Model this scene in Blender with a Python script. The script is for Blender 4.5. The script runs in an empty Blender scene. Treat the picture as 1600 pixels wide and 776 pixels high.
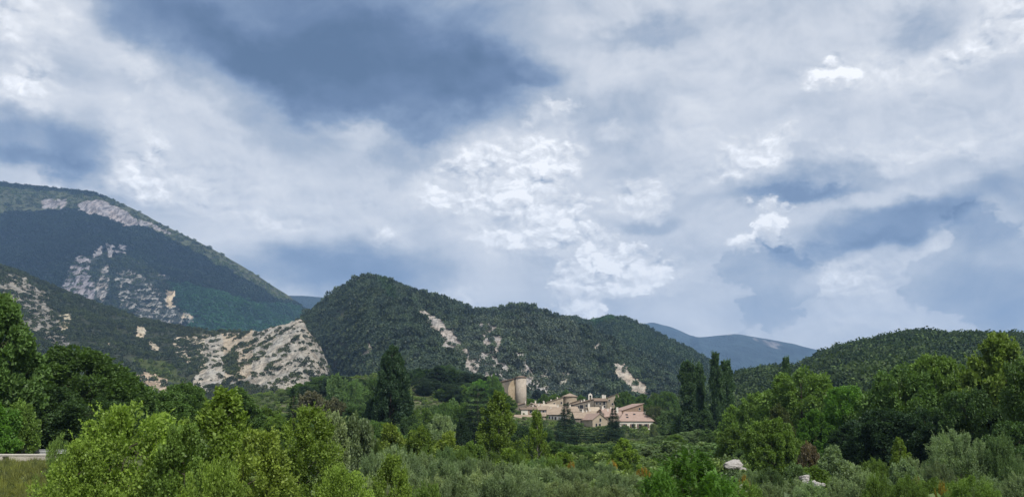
import bpy, math, random
import numpy as np
from mathutils import Vector, Matrix

S = bpy.context.scene
COL = S.collection
R = math.radians
# ------------------------------------------------------------------ camera
FPX, CX, CY, HOR = 1443.0, 800.0, 388.0, 672.0      # focal length and horizon row in photo pixels
PITCH = math.atan((HOR - CY) / FPX)
CAMZ = 5.5
cam = bpy.data.objects.new('camera', bpy.data.cameras.new('camera'))
COL.objects.link(cam)
cam.location = (0, 0, CAMZ)
cam.rotation_euler = (R(90) + PITCH, 0, 0)
cam.data.sensor_width = 36
cam.data.lens = 36 * FPX / 1600
cam.data.clip_start = 0.3
cam.data.clip_end = 60000
S.camera = cam
S.render.resolution_x, S.render.resolution_y = 1024, 496
S.view_settings.view_transform = 'Standard'
S.view_settings.look = 'None'
S.view_settings.exposure = 0.32
S.view_settings.gamma = 1.0
S.cycles.max_bounces = 5
S.cycles.diffuse_bounces = 2
S.cycles.transmission_bounces = 3
S.cycles.volume_bounces = 0
S.cycles.use_denoising = True
CP, SP = math.cos(PITCH), math.sin(PITCH)

def at(px, py, Y):
    """world point seen at photo pixel (px, py), at forward distance Y"""
    dx = px - CX; dy = CY - py
    y = FPX * CP - dy * SP
    z = FPX * SP + dy * CP
    return (dx * Y / y, Y, CAMZ + z * Y / y)

def proj(x, y, z):
    z = z - CAMZ
    d = y * CP + z * SP
    v = -y * SP + z * CP
    return CX + FPX * x / d, CY - FPX * v / d

# ------------------------------------------------------------------ node helper
class NT:
    def __init__(s, tree): s.t = tree; s.n = tree.nodes; s.l = tree.links
    def new(s, typ, **kw):
        n = s.n.new(typ)
        for k, v in kw.items(): setattr(n, k, v)
        return n
    def put(s, sock, v):
        if v is None: return
        if isinstance(v, bpy.types.NodeSocket): s.l.new(v, sock)
        else:
            if sock.type in ('RGBA',) and len(v) == 3: v = (*v, 1)
            sock.default_value = v
    def math(s, op, a, b=None, c=None, clamp=False):
        n = s.new('ShaderNodeMath', operation=op, use_clamp=clamp)
        s.put(n.inputs[0], a)
        if b is not None: s.put(n.inputs[1], b)
        if c is not None: s.put(n.inputs[2], c)
        return n.outputs[0]
    def vmath(s, op, a, b=None, scale=None):
        n = s.new('ShaderNodeVectorMath', operation=op)
        s.put(n.inputs[0], a)
        if b is not None: s.put(n.inputs[1], b)
        if scale is not None: s.put(n.inputs['Scale'], scale)
        return n.outputs['Value'] if op in ('LENGTH', 'DOT_PRODUCT', 'DISTANCE') else n.outputs[0]
    def noise(s, vec, scale, detail=4, rough=.5, lac=2, dist=0, out='Fac', dim='3D'):
        n = s.new('ShaderNodeTexNoise', noise_dimensions=dim)
        s.put(n.inputs['Vector'], vec)
        n.inputs['Scale'].default_value = scale; n.inputs['Detail'].default_value = detail
        n.inputs['Roughness'].default_value = rough; n.inputs['Lacunarity'].default_value = lac
        n.inputs['Distortion'].default_value = dist
        return n.outputs[out]
    def mrange(s, v, a, b, c, d, smooth=True):
        n = s.new('ShaderNodeMapRange', interpolation_type='SMOOTHSTEP' if smooth else 'LINEAR')
        s.put(n.inputs['Value'], v)
        for k, x in zip(('From Min', 'From Max', 'To Min', 'To Max'), (a, b, c, d)): s.put(n.inputs[k], x)
        return n.outputs['Result']
    def mix(s, f, a, b, typ='MIX'):
        n = s.new('ShaderNodeMix', data_type='RGBA', blend_type=typ)
        s.put(n.inputs['Factor'], f); s.put(n.inputs['A'], a) if False else None
        s.put(n.inputs[6], a); s.put(n.inputs[7], b)
        return n.outputs[2]
    def ramp(s, f, stops, interp='LINEAR'):
        n = s.new('ShaderNodeValToRGB'); cr = n.color_ramp; cr.interpolation = interp
        while len(cr.elements) < len(stops): cr.elements.new(.5)
        for e, (p, c) in zip(cr.elements, stops): e.position = p; e.color = (*c, 1) if len(c) == 3 else c
        s.put(n.inputs[0], f)
        return n.outputs[0]
    def comb(s, x, y, z):
        n = s.new('ShaderNodeCombineXYZ')
        for i, v in enumerate((x, y, z)): s.put(n.inputs[i], v)
        return n.outputs[0]

# ------------------------------------------------------------------ sky and sun
SUN_EL, SUN_AZ = R(50), R(148)          # azimuth measured clockwise from +Y: sun high, behind the camera to the right
world = bpy.data.worlds.new('World'); S.world = world; world.use_nodes = True
w = NT(world.node_tree); w.n.clear()
sky = w.new('ShaderNodeTexSky', sky_type='NISHITA', sun_disc=False, sun_elevation=SUN_EL, sun_rotation=SUN_AZ)
gen = w.new('ShaderNodeTexCoord').outputs['Generated']
dirn = w.vmath('NORMALIZE', gen)
sep = w.new('ShaderNodeSeparateXYZ'); w.put(sep.inputs[0], dirn)
az = w.math('ARCTAN2', sep.outputs[0], sep.outputs[1])
el = w.math('ARCSINE', sep.outputs[2])
P = w.comb(w.math('MULTIPLY', az, FPX), w.math('MULTIPLY', el, FPX), 0.0)   # (azimuth, elevation) in photo-pixel sized units

def azel(px, py):
    x, y, z = at(px, py, 1.0); z -= CAMZ
    return math.atan2(x, y) * FPX, math.atan2(z, math.hypot(x, y)) * FPX
stretch = w.vmath('MULTIPLY', P, (1 / FPX, 1.5 / FPX, 0))
n_big = w.noise(stretch, 5.5, 4, .55, out='Color', dim='2D')
n_bil = w.noise(stretch, 22, 4, .62, out='Color', dim='2D')
n_fine = w.noise(stretch, 90, 3, .6, out='Color', dim='2D')
half = (.5, .5, .5)
W0 = w.vmath('ADD', P, w.vmath('SCALE', w.vmath('SUBTRACT', n_big, half), scale=95.0))
WS = w.vmath('ADD', W0, w.vmath('SCALE', w.vmath('SUBTRACT', n_bil, half), scale=45.0))        # soft edges
WB = w.vmath('ADD', w.vmath('ADD', P, w.vmath('SCALE', w.vmath('SUBTRACT', n_big, half), scale=50.0)),
             w.vmath('ADD', w.vmath('SCALE', w.vmath('SUBTRACT', n_bil, half), scale=45.0),
                     w.vmath('SCALE', w.vmath('SUBTRACT', n_fine, half), scale=16.0)))           # ragged, billowing edges
def puffs(v):
    n = w.new('ShaderNodeTexVoronoi', feature='SMOOTH_F1', voronoi_dimensions='2D')
    w.put(n.inputs['Vector'], v); n.inputs['Scale'].default_value = 18; n.inputs['Detail'].default_value = 2.6
    n.inputs['Roughness'].default_value = .55; n.inputs['Lacunarity'].default_value = 2.3; n.inputs['Smoothness'].default_value = .35
    return n.outputs['Distance']
sw = w.vmath('ADD', stretch, w.vmath('SCALE', w.vmath('SUBTRACT', n_bil, half), scale=.035))
pf0 = puffs(sw)
pf1 = puffs(w.vmath('ADD', sw, (.003, .0075, 0)))
pfe = w.math('MULTIPLY', w.math('SUBTRACT', pf0, .75), .62)
# cx, cy, rx, ry, tilt, amount, inner radius, kind (0 soft, 1 billow)
CLOUDS = [
 (520, 10, 430, 140, 0, -.19, .7, 0), (560, 85, 310, 118, -8, -.16, .78, 0), (590, 120, 230, 88, 4, -.15, .7, 0), (330, 110, 240, 60, -32, -.14, .7, 0), (600, 185, 150, 30, 0, -.06, .4, 0), (760, 120, 120, 60, 10, -.07, .4, 0),
 (480, 130, 160, 60, 0, -.07, .1, 0), (700, 60, 190, 60, 10, .09, .0, 0), (620, 0, 130, 40, 0, .08, .0, 0), (400, 40, 130, 34, -8, .05, .0, 0),
 (45, 222, 150, 48, -8, -.22, .35, 0), (60, 250, 130, 20, -4, -.13, .2, 0), (160, 215, 55, 50, 0, -.1, .6, 1),
 (40, 20, 70, 50, 0, .14, .2, 1), (55, 130, 40, 36, 0, .15, .2, 1), (205, 240, 38, 70, 20, .15, .5, 1), (120, 45, 50, 28, -30, .08, .3, 1),
 (110, 60, 70, 40, -35, -.1, .3, 1), (200, 100, 70, 22, -35, .06, .2, 1), (260, 290, 150, 50, -10, .08, .2, 0), (170, 300, 120, 14, -12, -.12, .2, 0),
 (450, 300, 230, 90, 0, .03, .2, 0), (700, 280, 60, 40, 0, .0, .2, 0), (625, 250, 55, 42, 0, -.16, .5, 1), (700, 215, 90, 22, 5, -.1, .3, 0),
 (600, 215, 200, 14, 0, .05, .0, 0), (520, 425, 190, 55, 0, -.26, .1, 0), (560, 470, 110, 40, 0, -.12, .0, 0), (430, 345, 90, 26, 0, .08, .0, 0),
 (600, 368, 34, 14, 0, .13, .1, 1), (770, 372, 55, 18, 0, .12, .2, 1), (640, 440, 100, 60, 0, -.06, .2, 1), (720, 460, 46, 34, 0, .1, .2, 1),
 (665, 290, 40, 34, 0, .14, .4, 1), (760, 265, 85, 60, 0, .16, .4, 1), (840, 300, 60, 80, 0, .16, .5, 1), (800, 330, 110, 90, 0, .07, .4, 1),
 (860, 225, 50, 60, 0, .13, .3, 1), (826, 176, 22, 13, 30, .16, .2, 1), (882, 160, 24, 12, -20, .18, .2, 1), (955, 205, 28, 16, 0, .15, .3, 1),
 (900, 200, 120, 90, 0, -.07, .6, 1), (975, 175, 60, 60, 0, -.07, .6, 1), (1075, 215, 100, 90, 0, .03, .3, 0),
 (880, 380, 60, 60, 0, .08, .5, 1), (905, 462, 62, 56, -25, .22, .8, 1), (930, 390, 52, 48, -30, .15, .75, 1), (985, 420, 76, 42, -8, .18, .8, 1), (1020, 430, 50, 28, 0, .1, .6, 1),
 (870, 350, 200, 30, 0, .04, .1, 0), (700, 400, 60, 60, 0, -.07, .3, 1), (850, 430, 50, 40, 0, -.07, .3, 1), (990, 470, 60, 30, 0, -.06, .3, 0),
 (995, 300, 58, 26, 0, .15, .6, 1), (1000, 340, 76, 20, 0, -.13, .4, 0), (1090, 310, 90, 16, 0, -.05, .2, 0),
 (1000, 50, 140, 24, 0, -.13, .3, 0), (835, 105, 60, 34, -10, -.1, .3, 0), (820, 115, 46, 14, -10, -.04, .2, 0), (900, 40, 60, 20, 0, .06, .1, 0), (1200, 8, 150, 40, 0, -.06, .3, 0),
 (1275, 122, 30, 18, 8, .2, .4, 1), (1312, 119, 30, 17, -8, .19, .4, 1), (1300, 170, 140, 36, 0, -.08, .4, 1), (1462, 42, 60, 34, 20, -.16, .5, 1), (1570, 40, 90, 60, 0, .12, .4, 1),
 (1400, 130, 170, 60, 0, .09, .3, 0), (1450, 240, 140, 40, 0, .08, .3, 1), (1190, 232, 60, 30, 20, .14, .5, 1), (1220, 262, 110, 26, 0, .05, .3, 1), (1560, 120, 60, 30, 0, -.08, .3, 1),
 (1255, 284, 135, 34, 2, -.2, .35, 0), (1262, 294, 100, 15, 2, -.13, .3, 0), (1400, 350, 120, 42, 6, -.24, .5, 0), (1390, 370, 90, 16, 6, -.08, .3, 0), (1490, 310, 120, 34, 14, -.1, .3, 0), (1450, 255, 110, 16, 0, -.06, .3, 0),
 (1212, 338, 54, 42, 0, .24, .7, 1), (1166, 380, 24, 18, 0, .22, .6, 1), (1209, 370, 26, 16, 0, -.24, .6, 1), (1200, 452, 85, 85, 0, -.13, .7, 1), (1270, 400, 60, 24, 0, -.2, .5, 1),
 (1310, 446, 62, 36, 10, .13, .5, 1), (1300, 470, 50, 20, 0, -.04, .4, 1), (1180, 500, 70, 30, 0, -.05, .2, 0), (1380, 440, 90, 70, 0, .05, .3, 0),
 (1570, 440, 125, 115, 10, -.15, .82, 1), (1580, 480, 110, 60, 0, -.06, .3, 0), (1600, 320, 110, 80, 0, -.09, .5, 0), (1490, 400, 60, 70, -30, .06, .3, 0),
 (1280, 515, 300, 24, 0, .04, .0, 0),
]
T = None
for (cx, cy, rx, ry, tilt, amt, inner, kind) in CLOUDS:
    a_, e_ = azel(cx, cy)
    cth, sth = math.cos(R(tilt)), math.sin(R(tilt))
    if abs(tilt) < 6:
        q = w.new('ShaderNodeVectorMath', operation='MULTIPLY_ADD'); w.put(q.inputs[0], (WS, WB)[kind])
        q.inputs[1].default_value = (1 / rx, 1 / ry, 0); q.inputs[2].default_value = (-a_ / rx, -e_ / ry, 0)
        d = w.vmath('LENGTH', q.outputs[0])
    else:
        q = w.vmath('SUBTRACT', (WS, WB)[kind], (a_, e_, 0))
        d = w.vmath('LENGTH', w.comb(w.vmath('DOT_PRODUCT', q, (cth / rx, sth / rx, 0)), w.vmath('DOT_PRODUCT', q, (-sth / ry, cth / ry, 0)), 0.0))
    if kind: d = w.math('ADD', d, pfe)
    f = w.mrange(d, inner * (.8 if kind == 0 or inner <= .6 else 1.0), 1.2 if kind == 0 else (inner + .2 if inner > .6 else 1.45), amt * (1.3 if amt < 0 and kind == 0 else 1.0), 0.0)
    T = w.math('ADD', T if T is not None else 0.635, f)
# the noise that fills the whole dome, with relief lit from the upper right
def dens(v):
    return w.noise(v, 9, 6, .56, dist=.35, dim='2D')
r0 = dens(stretch)
r1 = dens(w.vmath('ADD', stretch, (-.010, -.022, 0)))
relief = w.math('SUBTRACT', r0, r1)
nf = w.noise(stretch, 30, 4, .6, dist=.6, dim='2D')
r2 = w.noise(w.vmath('ADD', stretch, (-.004, -.008, 0)), 30, 4, .6, dist=.6, dim='2D')
relief2 = w.math('SUBTRACT', nf, r2)
busy = w.mrange(T, .6, .85, .05, 1.0)                                   # crisp detail only in the bright heaps
calm = w.mrange(T, .2, .6, .35, 1.0)
T = w.math('ADD', T, w.math('MULTIPLY', w.math('MULTIPLY', w.math('SUBTRACT', r0, .5), calm), .24))
T = w.math('ADD', T, w.math('MULTIPLY', relief, .22))
T = w.math('ADD', T, w.math('MULTIPLY', w.math('MULTIPLY', relief2, busy), .35))
T = w.math('ADD', T, w.math('MULTIPLY', w.math('MULTIPLY', w.math('SUBTRACT', nf, .5), busy), .18))
T = w.math('ADD', T, w.math('MULTIPLY', w.math('MULTIPLY', w.math('SUBTRACT', pf1, pf0), busy), .62))
cloudcol = w.ramp(T, [(0.0, (.07, .115, .20)), (.15, (.11, .163, .272)), (.32, (.198, .262, .378)), (.5, (.385, .43, .50)), (.64, (.565, .588, .63)), (.78, (.69, .70, .72)), (.92, (.82, .828, .85)), (1, (.92, .918, .92))])
cl10 = w.vmath('SCALE', cloudcol, scale=10.6)
veil = w.mix(.93, sky.outputs[0], cl10)
bg = w.new('ShaderNodeBackground'); w.put(bg.inputs[0], veil); bg.inputs[1].default_value = .1
w.l.new(bg.outputs[0], w.new('ShaderNodeOutputWorld').inputs[0])
world.cycles.sampling_method = 'MANUAL'; world.cycles.sample_map_resolution = 512

sun = bpy.data.objects.new('sun', bpy.data.lights.new('sun', 'SUN')); COL.objects.link(sun)
sun.data.energy = 3.3; sun.data.angle = R(1.5); sun.data.color = (1, .955, .88)
sd = Vector((math.sin(SUN_AZ) * math.cos(SUN_EL), math.cos(SUN_AZ) * math.cos(SUN_EL), math.sin(SUN_EL)))
sun.rotation_euler = sd.to_track_quat('Z', 'Y').to_euler()

# ------------------------------------------------------------------ numpy helpers
PERM = np.random.RandomState(7).permutation(4096)
def _h(ix, iy, seed):
    return PERM[(PERM[(ix + seed * 131) & 4095] + iy) & 4095] / 4095.0
def vnoise(x, y, seed=0):
    ix = np.floor(x).astype(np.int64); iy = np.floor(y).astype(np.int64)
    fx = x - ix; fy = y - iy
    fx = fx * fx * fx * (fx * (fx * 6 - 15) + 10); fy = fy * fy * fy * (fy * (fy * 6 - 15) + 10)
    a = _h(ix, iy, seed); b = _h(ix + 1, iy, seed); c = _h(ix, iy + 1, seed); d = _h(ix + 1, iy + 1, seed)
    return (a * (1 - fx) + b * fx) * (1 - fy) + (c * (1 - fx) + d * fx) * fy
def fbm(x, y, octv=5, seed=0, gain=.5):
    s = 0; a = 1; t = 0
    for i in range(octv):
        s = s + a * vnoise(x * 2 ** i + 17.3 * i, y * 2 ** i - 9.1 * i, seed + i); t += a; a *= gain
    return s / t
def ridged(x, y, octv=5, seed=0, gain=.5):
    s = 0; a = 1; t = 0
    for i in range(octv):
        s = s + a * (1 - np.abs(2 * vnoise(x * 2 ** i + 5.3 * i, y * 2 ** i + 3.7 * i, seed + i) - 1)); t += a; a *= gain
    return s / t
def sstep(a, b, x):
    t = np.clip((x - a) / (b - a), 0, 1); return t * t * (3 - 2 * t)
def inpoly(px, py, poly):
    c = np.zeros(px.shape, bool); n = len(poly)
    for i in range(n):
        x0, y0 = poly[i]; x1, y1 = poly[(i + 1) % n]
        if y0 == y1: continue
        c ^= ((y0 > py) != (y1 > py)) & (px < (x1 - x0) * (py - y0) / (y1 - y0) + x0)
    return c
def mesh_np(name, V, Fc, mats=(), attrs=None, smooth=False, midx=None):
    """V (n,3); Fc (m,k) quads or triangles"""
    V = np.ascontiguousarray(V, np.float32); Fc = np.ascontiguousarray(Fc, np.int32)
    me = bpy.data.meshes.new(name); m, k = Fc.shape
    me.vertices.add(len(V)); me.vertices.foreach_set('co', V.ravel())
    me.loops.add(m * k); me.loops.foreach_set('vertex_index', Fc.ravel())
    me.polygons.add(m); me.polygons.foreach_set('loop_start', np.arange(0, m * k, k, dtype=np.int32))
    me.polygons.foreach_set('loop_total', np.full(m, k, np.int32))
    if smooth: me.polygons.foreach_set('use_smooth', np.ones(m, bool))
    if midx is not None: me.polygons.foreach_set('material_index', np.asarray(midx, np.int32))
    for a, v in (attrs or {}).items():
        v = np.ascontiguousarray(v, np.float32)
        if v.ndim == 1:
            at_ = me.attributes.new(a, 'FLOAT', 'POINT'); at_.data.foreach_set('value', v)
        else:
            if v.shape[1] == 3: v = np.concatenate([v, np.ones((len(v), 1), np.float32)], 1)
            at_ = me.attributes.new(a, 'FLOAT_COLOR', 'POINT'); at_.data.foreach_set('color', np.ascontiguousarray(v, np.float32).ravel())
    for mt in mats: me.materials.append(mt)
    me.update(calc_edges=True)
    return me
def link(name, me, parent=None, **props):
    o = bpy.data.objects.new(name, me); COL.objects.link(o); o.parent = parent
    for k, v in props.items(): o[k] = v
    return o
def grid_faces(nr, nc):
    i = np.arange(nr - 1)[:, None] * nc + np.arange(nc - 1)[None, :]
    return np.stack([i, i + 1, i + nc + 1, i + nc], -1).reshape(-1, 4)

# ------------------------------------------------------------------ materials
def new_mat(name):
    m = bpy.data.materials.new(name); m.use_nodes = True; t = NT(m.node_tree); t.n.clear(); return m, t
def finish(t, col, rough=.9, bump=None, spec=.2, bdist=1.0, bstr=.5):
    b = t.new('ShaderNodeBsdfPrincipled'); t.put(b.inputs['Base Color'], col); t.put(b.inputs['Roughness'], rough)
    b.inputs['Specular IOR Level'].default_value = spec
    if bump is not None:
        bn = t.new('ShaderNodeBump'); t.put(bn.inputs['Height'], bump); bn.inputs['Distance'].default_value = bdist; bn.inputs['Strength'].default_value = bstr
        t.l.new(bn.outputs[0], b.inputs['Normal'])
    t.l.new(b.outputs[0], t.new('ShaderNodeOutputMaterial').inputs[0])
def attr(t, name, out='Color'):
    n = t.new('ShaderNodeAttribute', attribute_name=name); return n.outputs[out]
def hill_material(name, sc, streak=(1, .3, .35), crack=.3):
    """ground cover between scattered trees: soil/grass colour, broken by rock where the rock mask says"""
    m, t = new_mat(name)
    pos = t.new('ShaderNodeNewGeometry').outputs['Position']
    p = t.vmath('SCALE', pos, scale=1.0 / sc)
    n1 = t.noise(p, 1.0, 7, .65); n2 = t.noise(t.vmath('MULTIPLY', p, (1, .35, .8)), 5.0, 6, .65)
    ps = t.vmath('MULTIPLY', p, streak)
    n3 = t.noise(ps, 4.5, 5, .72, dist=.5)
    base = attr(t, 'gcol')
    dark = t.vmath('SCALE', base, scale=.6); lite = t.vmath('SCALE', base, scale=1.5)
    veg = t.mix(t.mrange(n2, .3, .7, 0, 1), dark, lite)
    rc = attr(t, 'rcol')
    rk = t.mix(t.mrange(n3, .38, .60, 0, 1), t.vmath('SCALE', rc, scale=crack), t.vmath('SCALE', rc, scale=1.2))
    rk = t.mix(t.mrange(n1, .35, .7, 0, .5), rk, t.vmath('MULTIPLY', rk, (1.15, .95, .75)))
    mask = t.math('ADD', attr(t, 'rock', 'Fac'), t.math('MULTIPLY', t.math('SUBTRACT', n2, .5), 1.5))
    mask = t.math('ADD', mask, t.math('MULTIPLY', t.math('SUBTRACT', n3, .5), .9))
    col = t.mix(t.mrange(mask, .42, .62, 0, 1), veg, rk)
    finish(t, col, .95, t.math('ADD', n2, t.math('MULTIPLY', n3, .7)), .1, sc * .25, .8)
    return m
def leaf_material(name, col=None, trans=.25, var=.35, world_var=0.0, sc=60.0):
    """col None: the object's own colour (obj.color) is the leaf colour"""
    m, t = new_mat(name)
    oi = t.new('ShaderNodeObjectInfo')
    if col == 'point':
        an = t.new('ShaderNodeAttribute', attribute_name='icol', attribute_type='INSTANCER'); col = an.outputs['Color']
    base = oi.outputs['Color'] if col is None else col
    tint = attr(t, 'tint', 'Fac')
    rnd = oi.outputs['Random']
    v = t.mrange(tint, 0, 1, 1 - var, 1 + var * 1.3, False)
    c = t.vmath('SCALE', base, scale=v)
    c = t.mix(t.mrange(tint, .55, 1, 0, .5), c, t.vmath('MULTIPLY', c, (1.16, 1.08, .78)))
    c = t.vmath('SCALE', c, scale=t.mrange(rnd, 0, 1, .8, 1.2, False)) if col is None else t.mix(rnd, t.vmath('MULTIPLY', c, (.62, .68, .78)), t.vmath('MULTIPLY', c, (1.32, 1.28, 1.0)))
    if world_var:
        n = t.noise(t.vmath('SCALE', oi.outputs['Location'], scale=1 / sc), 1.0, 4, .55)
        c = t.mix(t.mrange(n, .38, .66, 0, world_var), c, t.vmath('MULTIPLY', c, (1.7, 1.75, 1.2)))
    d = t.new('ShaderNodeBsdfDiffuse'); t.put(d.inputs[0], c)
    tr = t.new('ShaderNodeBsdfTranslucent'); t.put(tr.inputs[0], t.vmath('MULTIPLY', c, (1.5, 1.6, .7)))
    mx = t.new('ShaderNodeMixShader'); mx.inputs[0].default_value = trans
    t.l.new(d.outputs[0], mx.inputs[1]); t.l.new(tr.outputs[0], mx.inputs[2])
    gl = t.new('ShaderNodeBsdfGlossy'); gl.inputs['Roughness'].default_value = .5; t.put(gl.inputs[0], (1, 1, 1))
    m2 = t.new('ShaderNodeMixShader'); m2.inputs[0].default_value = .012
    t.l.new(mx.outputs[0], m2.inputs[1]); t.l.new(gl.outputs[0], m2.inputs[2])
    t.l.new(m2.outputs[0], t.new('ShaderNodeOutputMaterial').inputs[0])
    return m

# ------------------------------------------------------------------ haze
HZ0, HZ1 = (-9000, -300, -61.0), (9000, 10500, 1305)
hv = np.array([(x, y, z) for z in (HZ0[2], HZ1[2]) for y in (HZ0[1], HZ1[1]) for x in (HZ0[0], HZ1[0])], float)
hf = np.array([(0, 2, 3, 1), (4, 5, 7, 6), (0, 1, 5, 4), (2, 6, 7, 3), (0, 4, 6, 2), (1, 3, 7, 5)])
hm, t = new_mat('haze_air')
pv = t.new('ShaderNodeVolumePrincipled'); pv.inputs['Color'].default_value = (.36, .60, 1.0, 1); pv.inputs['Density'].default_value = 7.6e-5
pv.inputs['Anisotropy'].default_value = 0.0
t.l.new(pv.outputs[0], t.new('ShaderNodeOutputMaterial').inputs['Volume'])
link('haze', mesh_np('haze', hv, hf, [hm]), kind='stuff', label='thin blue summer haze between the hills')

# ------------------------------------------------------------------ terrain
def ground_z(x, y):
    x = np.asarray(x, float); y = np.asarray(y, float)
    z = 3.2 * sstep(-21, -33, x) * sstep(50, 68.5, y) + 1.5 * sstep(30, 60, x) * sstep(70, 130, y)
    z = np.where(x < -20, z + 7 * sstep(90, 200, y) * sstep(-30, -90, x), z)
    kx = np.interp(x, [-420, -250, -150, -100, -70, -20, 10, 45, 85, 140, 220], [3, 3, 5, 15, 23, 25, 19, 13, 9, 5, 2])
    z = z + kx * sstep(310, 460, y) * (1 - .25 * sstep(-60, 60, x))
    z = z + .5 * (fbm(x / 22, y / 22, 3, 3) - .5) * sstep(20, 60, np.hypot(x, y))
    far = np.maximum(np.abs(x), np.abs(y))
    z = np.where(far > 1100, z * (1 - sstep(1100, 2000, far)) - 40 * sstep(1100, 3000, far), z)
    return z
def ray_scatter_ground(px, Y):
    return float(ground_z(at(px, 680, Y)[0], Y))
rings = np.concatenate([[0.0], np.geomspace(3, 14000, 330)])
angs = np.linspace(0, 2 * np.pi, 361)[:-1]
RR, AA = np.meshgrid(rings[1:], angs, indexing='ij')
gx = (RR * np.sin(AA)); gy = RR * np.cos(AA)
gz = ground_z(gx, gy)
V = np.stack([gx.ravel(), gy.ravel(), gz.ravel()], 1)
nr, nc = RR.shape
i = np.arange(nr - 1)[:, None] * nc + np.arange(nc)[None, :]
j = np.arange(nr - 1)[:, None] * nc + (np.arange(nc)[None, :] + 1) % nc
Fq = np.stack([i, j, j + nc, i + nc], -1).reshape(-1, 4)
V = np.concatenate([V, [[0, 0, 0]]]); c0 = len(V) - 1
k = np.arange(nc)
Fq = np.concatenate([Fq, np.stack([np.full(nc, c0), (k + 1) % nc, k, np.full(nc, c0)], 1)[:, [0, 2, 1, 1]][:0]])
gm, t = new_mat('valley_ground')
pos = t.new('ShaderNodeNewGeometry').outputs['Position']
n1 = t.noise(pos, .08, 6, .6); n2 = t.noise(pos, 1.3, 6, .65)
c = t.mix(t.mrange(n2, .3, .7, 0, 1), (.028, .042, .014), (.085, .105, .038))
c = t.mix(t.mrange(n1, .52, .66, 0, .7), c, (.15, .14, .09))
finish(t, c, .95, n2, .1, .15)
me = mesh_np('ground', V[:-1], Fq, [gm], smooth=True)
link('ground', me, kind='structure', label='valley floor of grass and gravel')

def crest_pts(pts):
    a = np.array(pts, float); return a
def make_layer(name, label, crest, foot, seed, nx, ns, amp, lx, rockpolys, gpolys, gcol, mat, power=.9, back=.6, crest_n=0.0, gully=None, pxr=None, wob=5.0, cliff=0.0):
    """crest: list of (px, py, distance); foot: list of (px, distance, z). A slope of the given hill as one height sheet."""
    cr = np.array(crest, float); ft = np.array(foot, float)
    px = np.linspace(cr[0, 0], cr[-1, 0], nx)
    py = np.interp(px, cr[:, 0], cr[:, 1]); Yc = np.interp(px, cr[:, 0], cr[:, 2])
    ker = np.hanning(9); ker /= ker.sum()
    py = np.convolve(np.pad(py, 4, 'edge'), ker, 'valid')
    Yf = np.interp(px, ft[:, 0], ft[:, 1]); zf = np.interp(px, ft[:, 0], ft[:, 2])
    dx = px - CX; dy = CY - py
    yy = FPX * CP - dy * SP; zz = FPX * SP + dy * CP
    xr = dx / yy; zc = CAMZ + zz / yy * Yc
    s = np.concatenate([np.linspace(-.22, 0, 14)[:-1], np.linspace(0, 1, ns)])[:, None]
    Y = Yc + (Yf - Yc) * s
    X = xr * Y
    sp = np.clip(s, 0, 1)
    Z = zf + (zc - zf) * (1 - sp) ** power
    Z = np.where(s < 0, zc + s * back * (zc - zf), Z)
    env = np.sqrt(sp) * (1 - sp ** 4)
    nz = fbm(X / lx, Y / lx, 6, seed) - .5
    rg = ridged(X / lx * .8 + (Y / lx * .5 if gully is None else Y / lx * gully), Y / lx * .28, 5, seed + 20) - .6
    Z = Z + amp * env * (nz * .9 + rg * .9) + crest_n * (fbm(X / lx * 5, Y / lx * 5, 3, seed + 9) - .5)
    qx, qy = proj(X, Y, Z)
    wx = qx + wob * 2 * (fbm(qx / 14, qy / 14, 4, seed + 40) - .5); wy = qy + wob * 2 * (fbm(qx / 14, qy / 14, 4, seed + 50) - .5)
    rock = np.zeros(X.shape); rcol = np.ones(X.shape + (3,)) * .33
    g = np.ones(X.shape + (3,)) * np.array(gcol)
    dens = np.ones(X.shape)
    for (poly, c, dn) in gpolys:
        m_ = inpoly(wx, wy, poly); g[m_] = c; dens[m_] = dn
    for (poly, strength, c, dn) in rockpolys:
        m_ = inpoly(wx, wy, poly); rock[m_] = strength; rcol[m_] = c; dens[m_] = dn
    if cliff:
        Z = Z + np.clip(rock, 0, 1) * cliff * (ridged(X / (cliff * 2.2), Z / (cliff * 6) + Y / (cliff * 3), 5, seed + 70, .6) - .5)
    V = np.stack([X.ravel(), Y.ravel(), Z.ravel()], 1)
    # soften the colour borders by one cell
    def blur(a):
        b = a.copy(); b[1:-1, 1:-1] = (a[1:-1, 1:-1] * 2 + a[:-2, 1:-1] + a[2:, 1:-1] + a[1:-1, :-2] + a[1:-1, 2:]) / 6; return b
    rock = blur(rock); g = blur(g); rcol = blur(rcol)
    me = mesh_np(name, V, grid_faces(*X.shape)[:, ::-1], [mat], dict(rock=rock.ravel(), rcol=rcol.reshape(-1, 3), gcol=g.reshape(-1, 3)), smooth=True)
    o = link(name, me, kind='structure', label=label)
    return dict(o=o, gcol=g, X=X, Y=Y, Z=Z, dens=dens, rock=rock, qx=qx, qy=qy, S=np.broadcast_to(s, X.shape))

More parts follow.
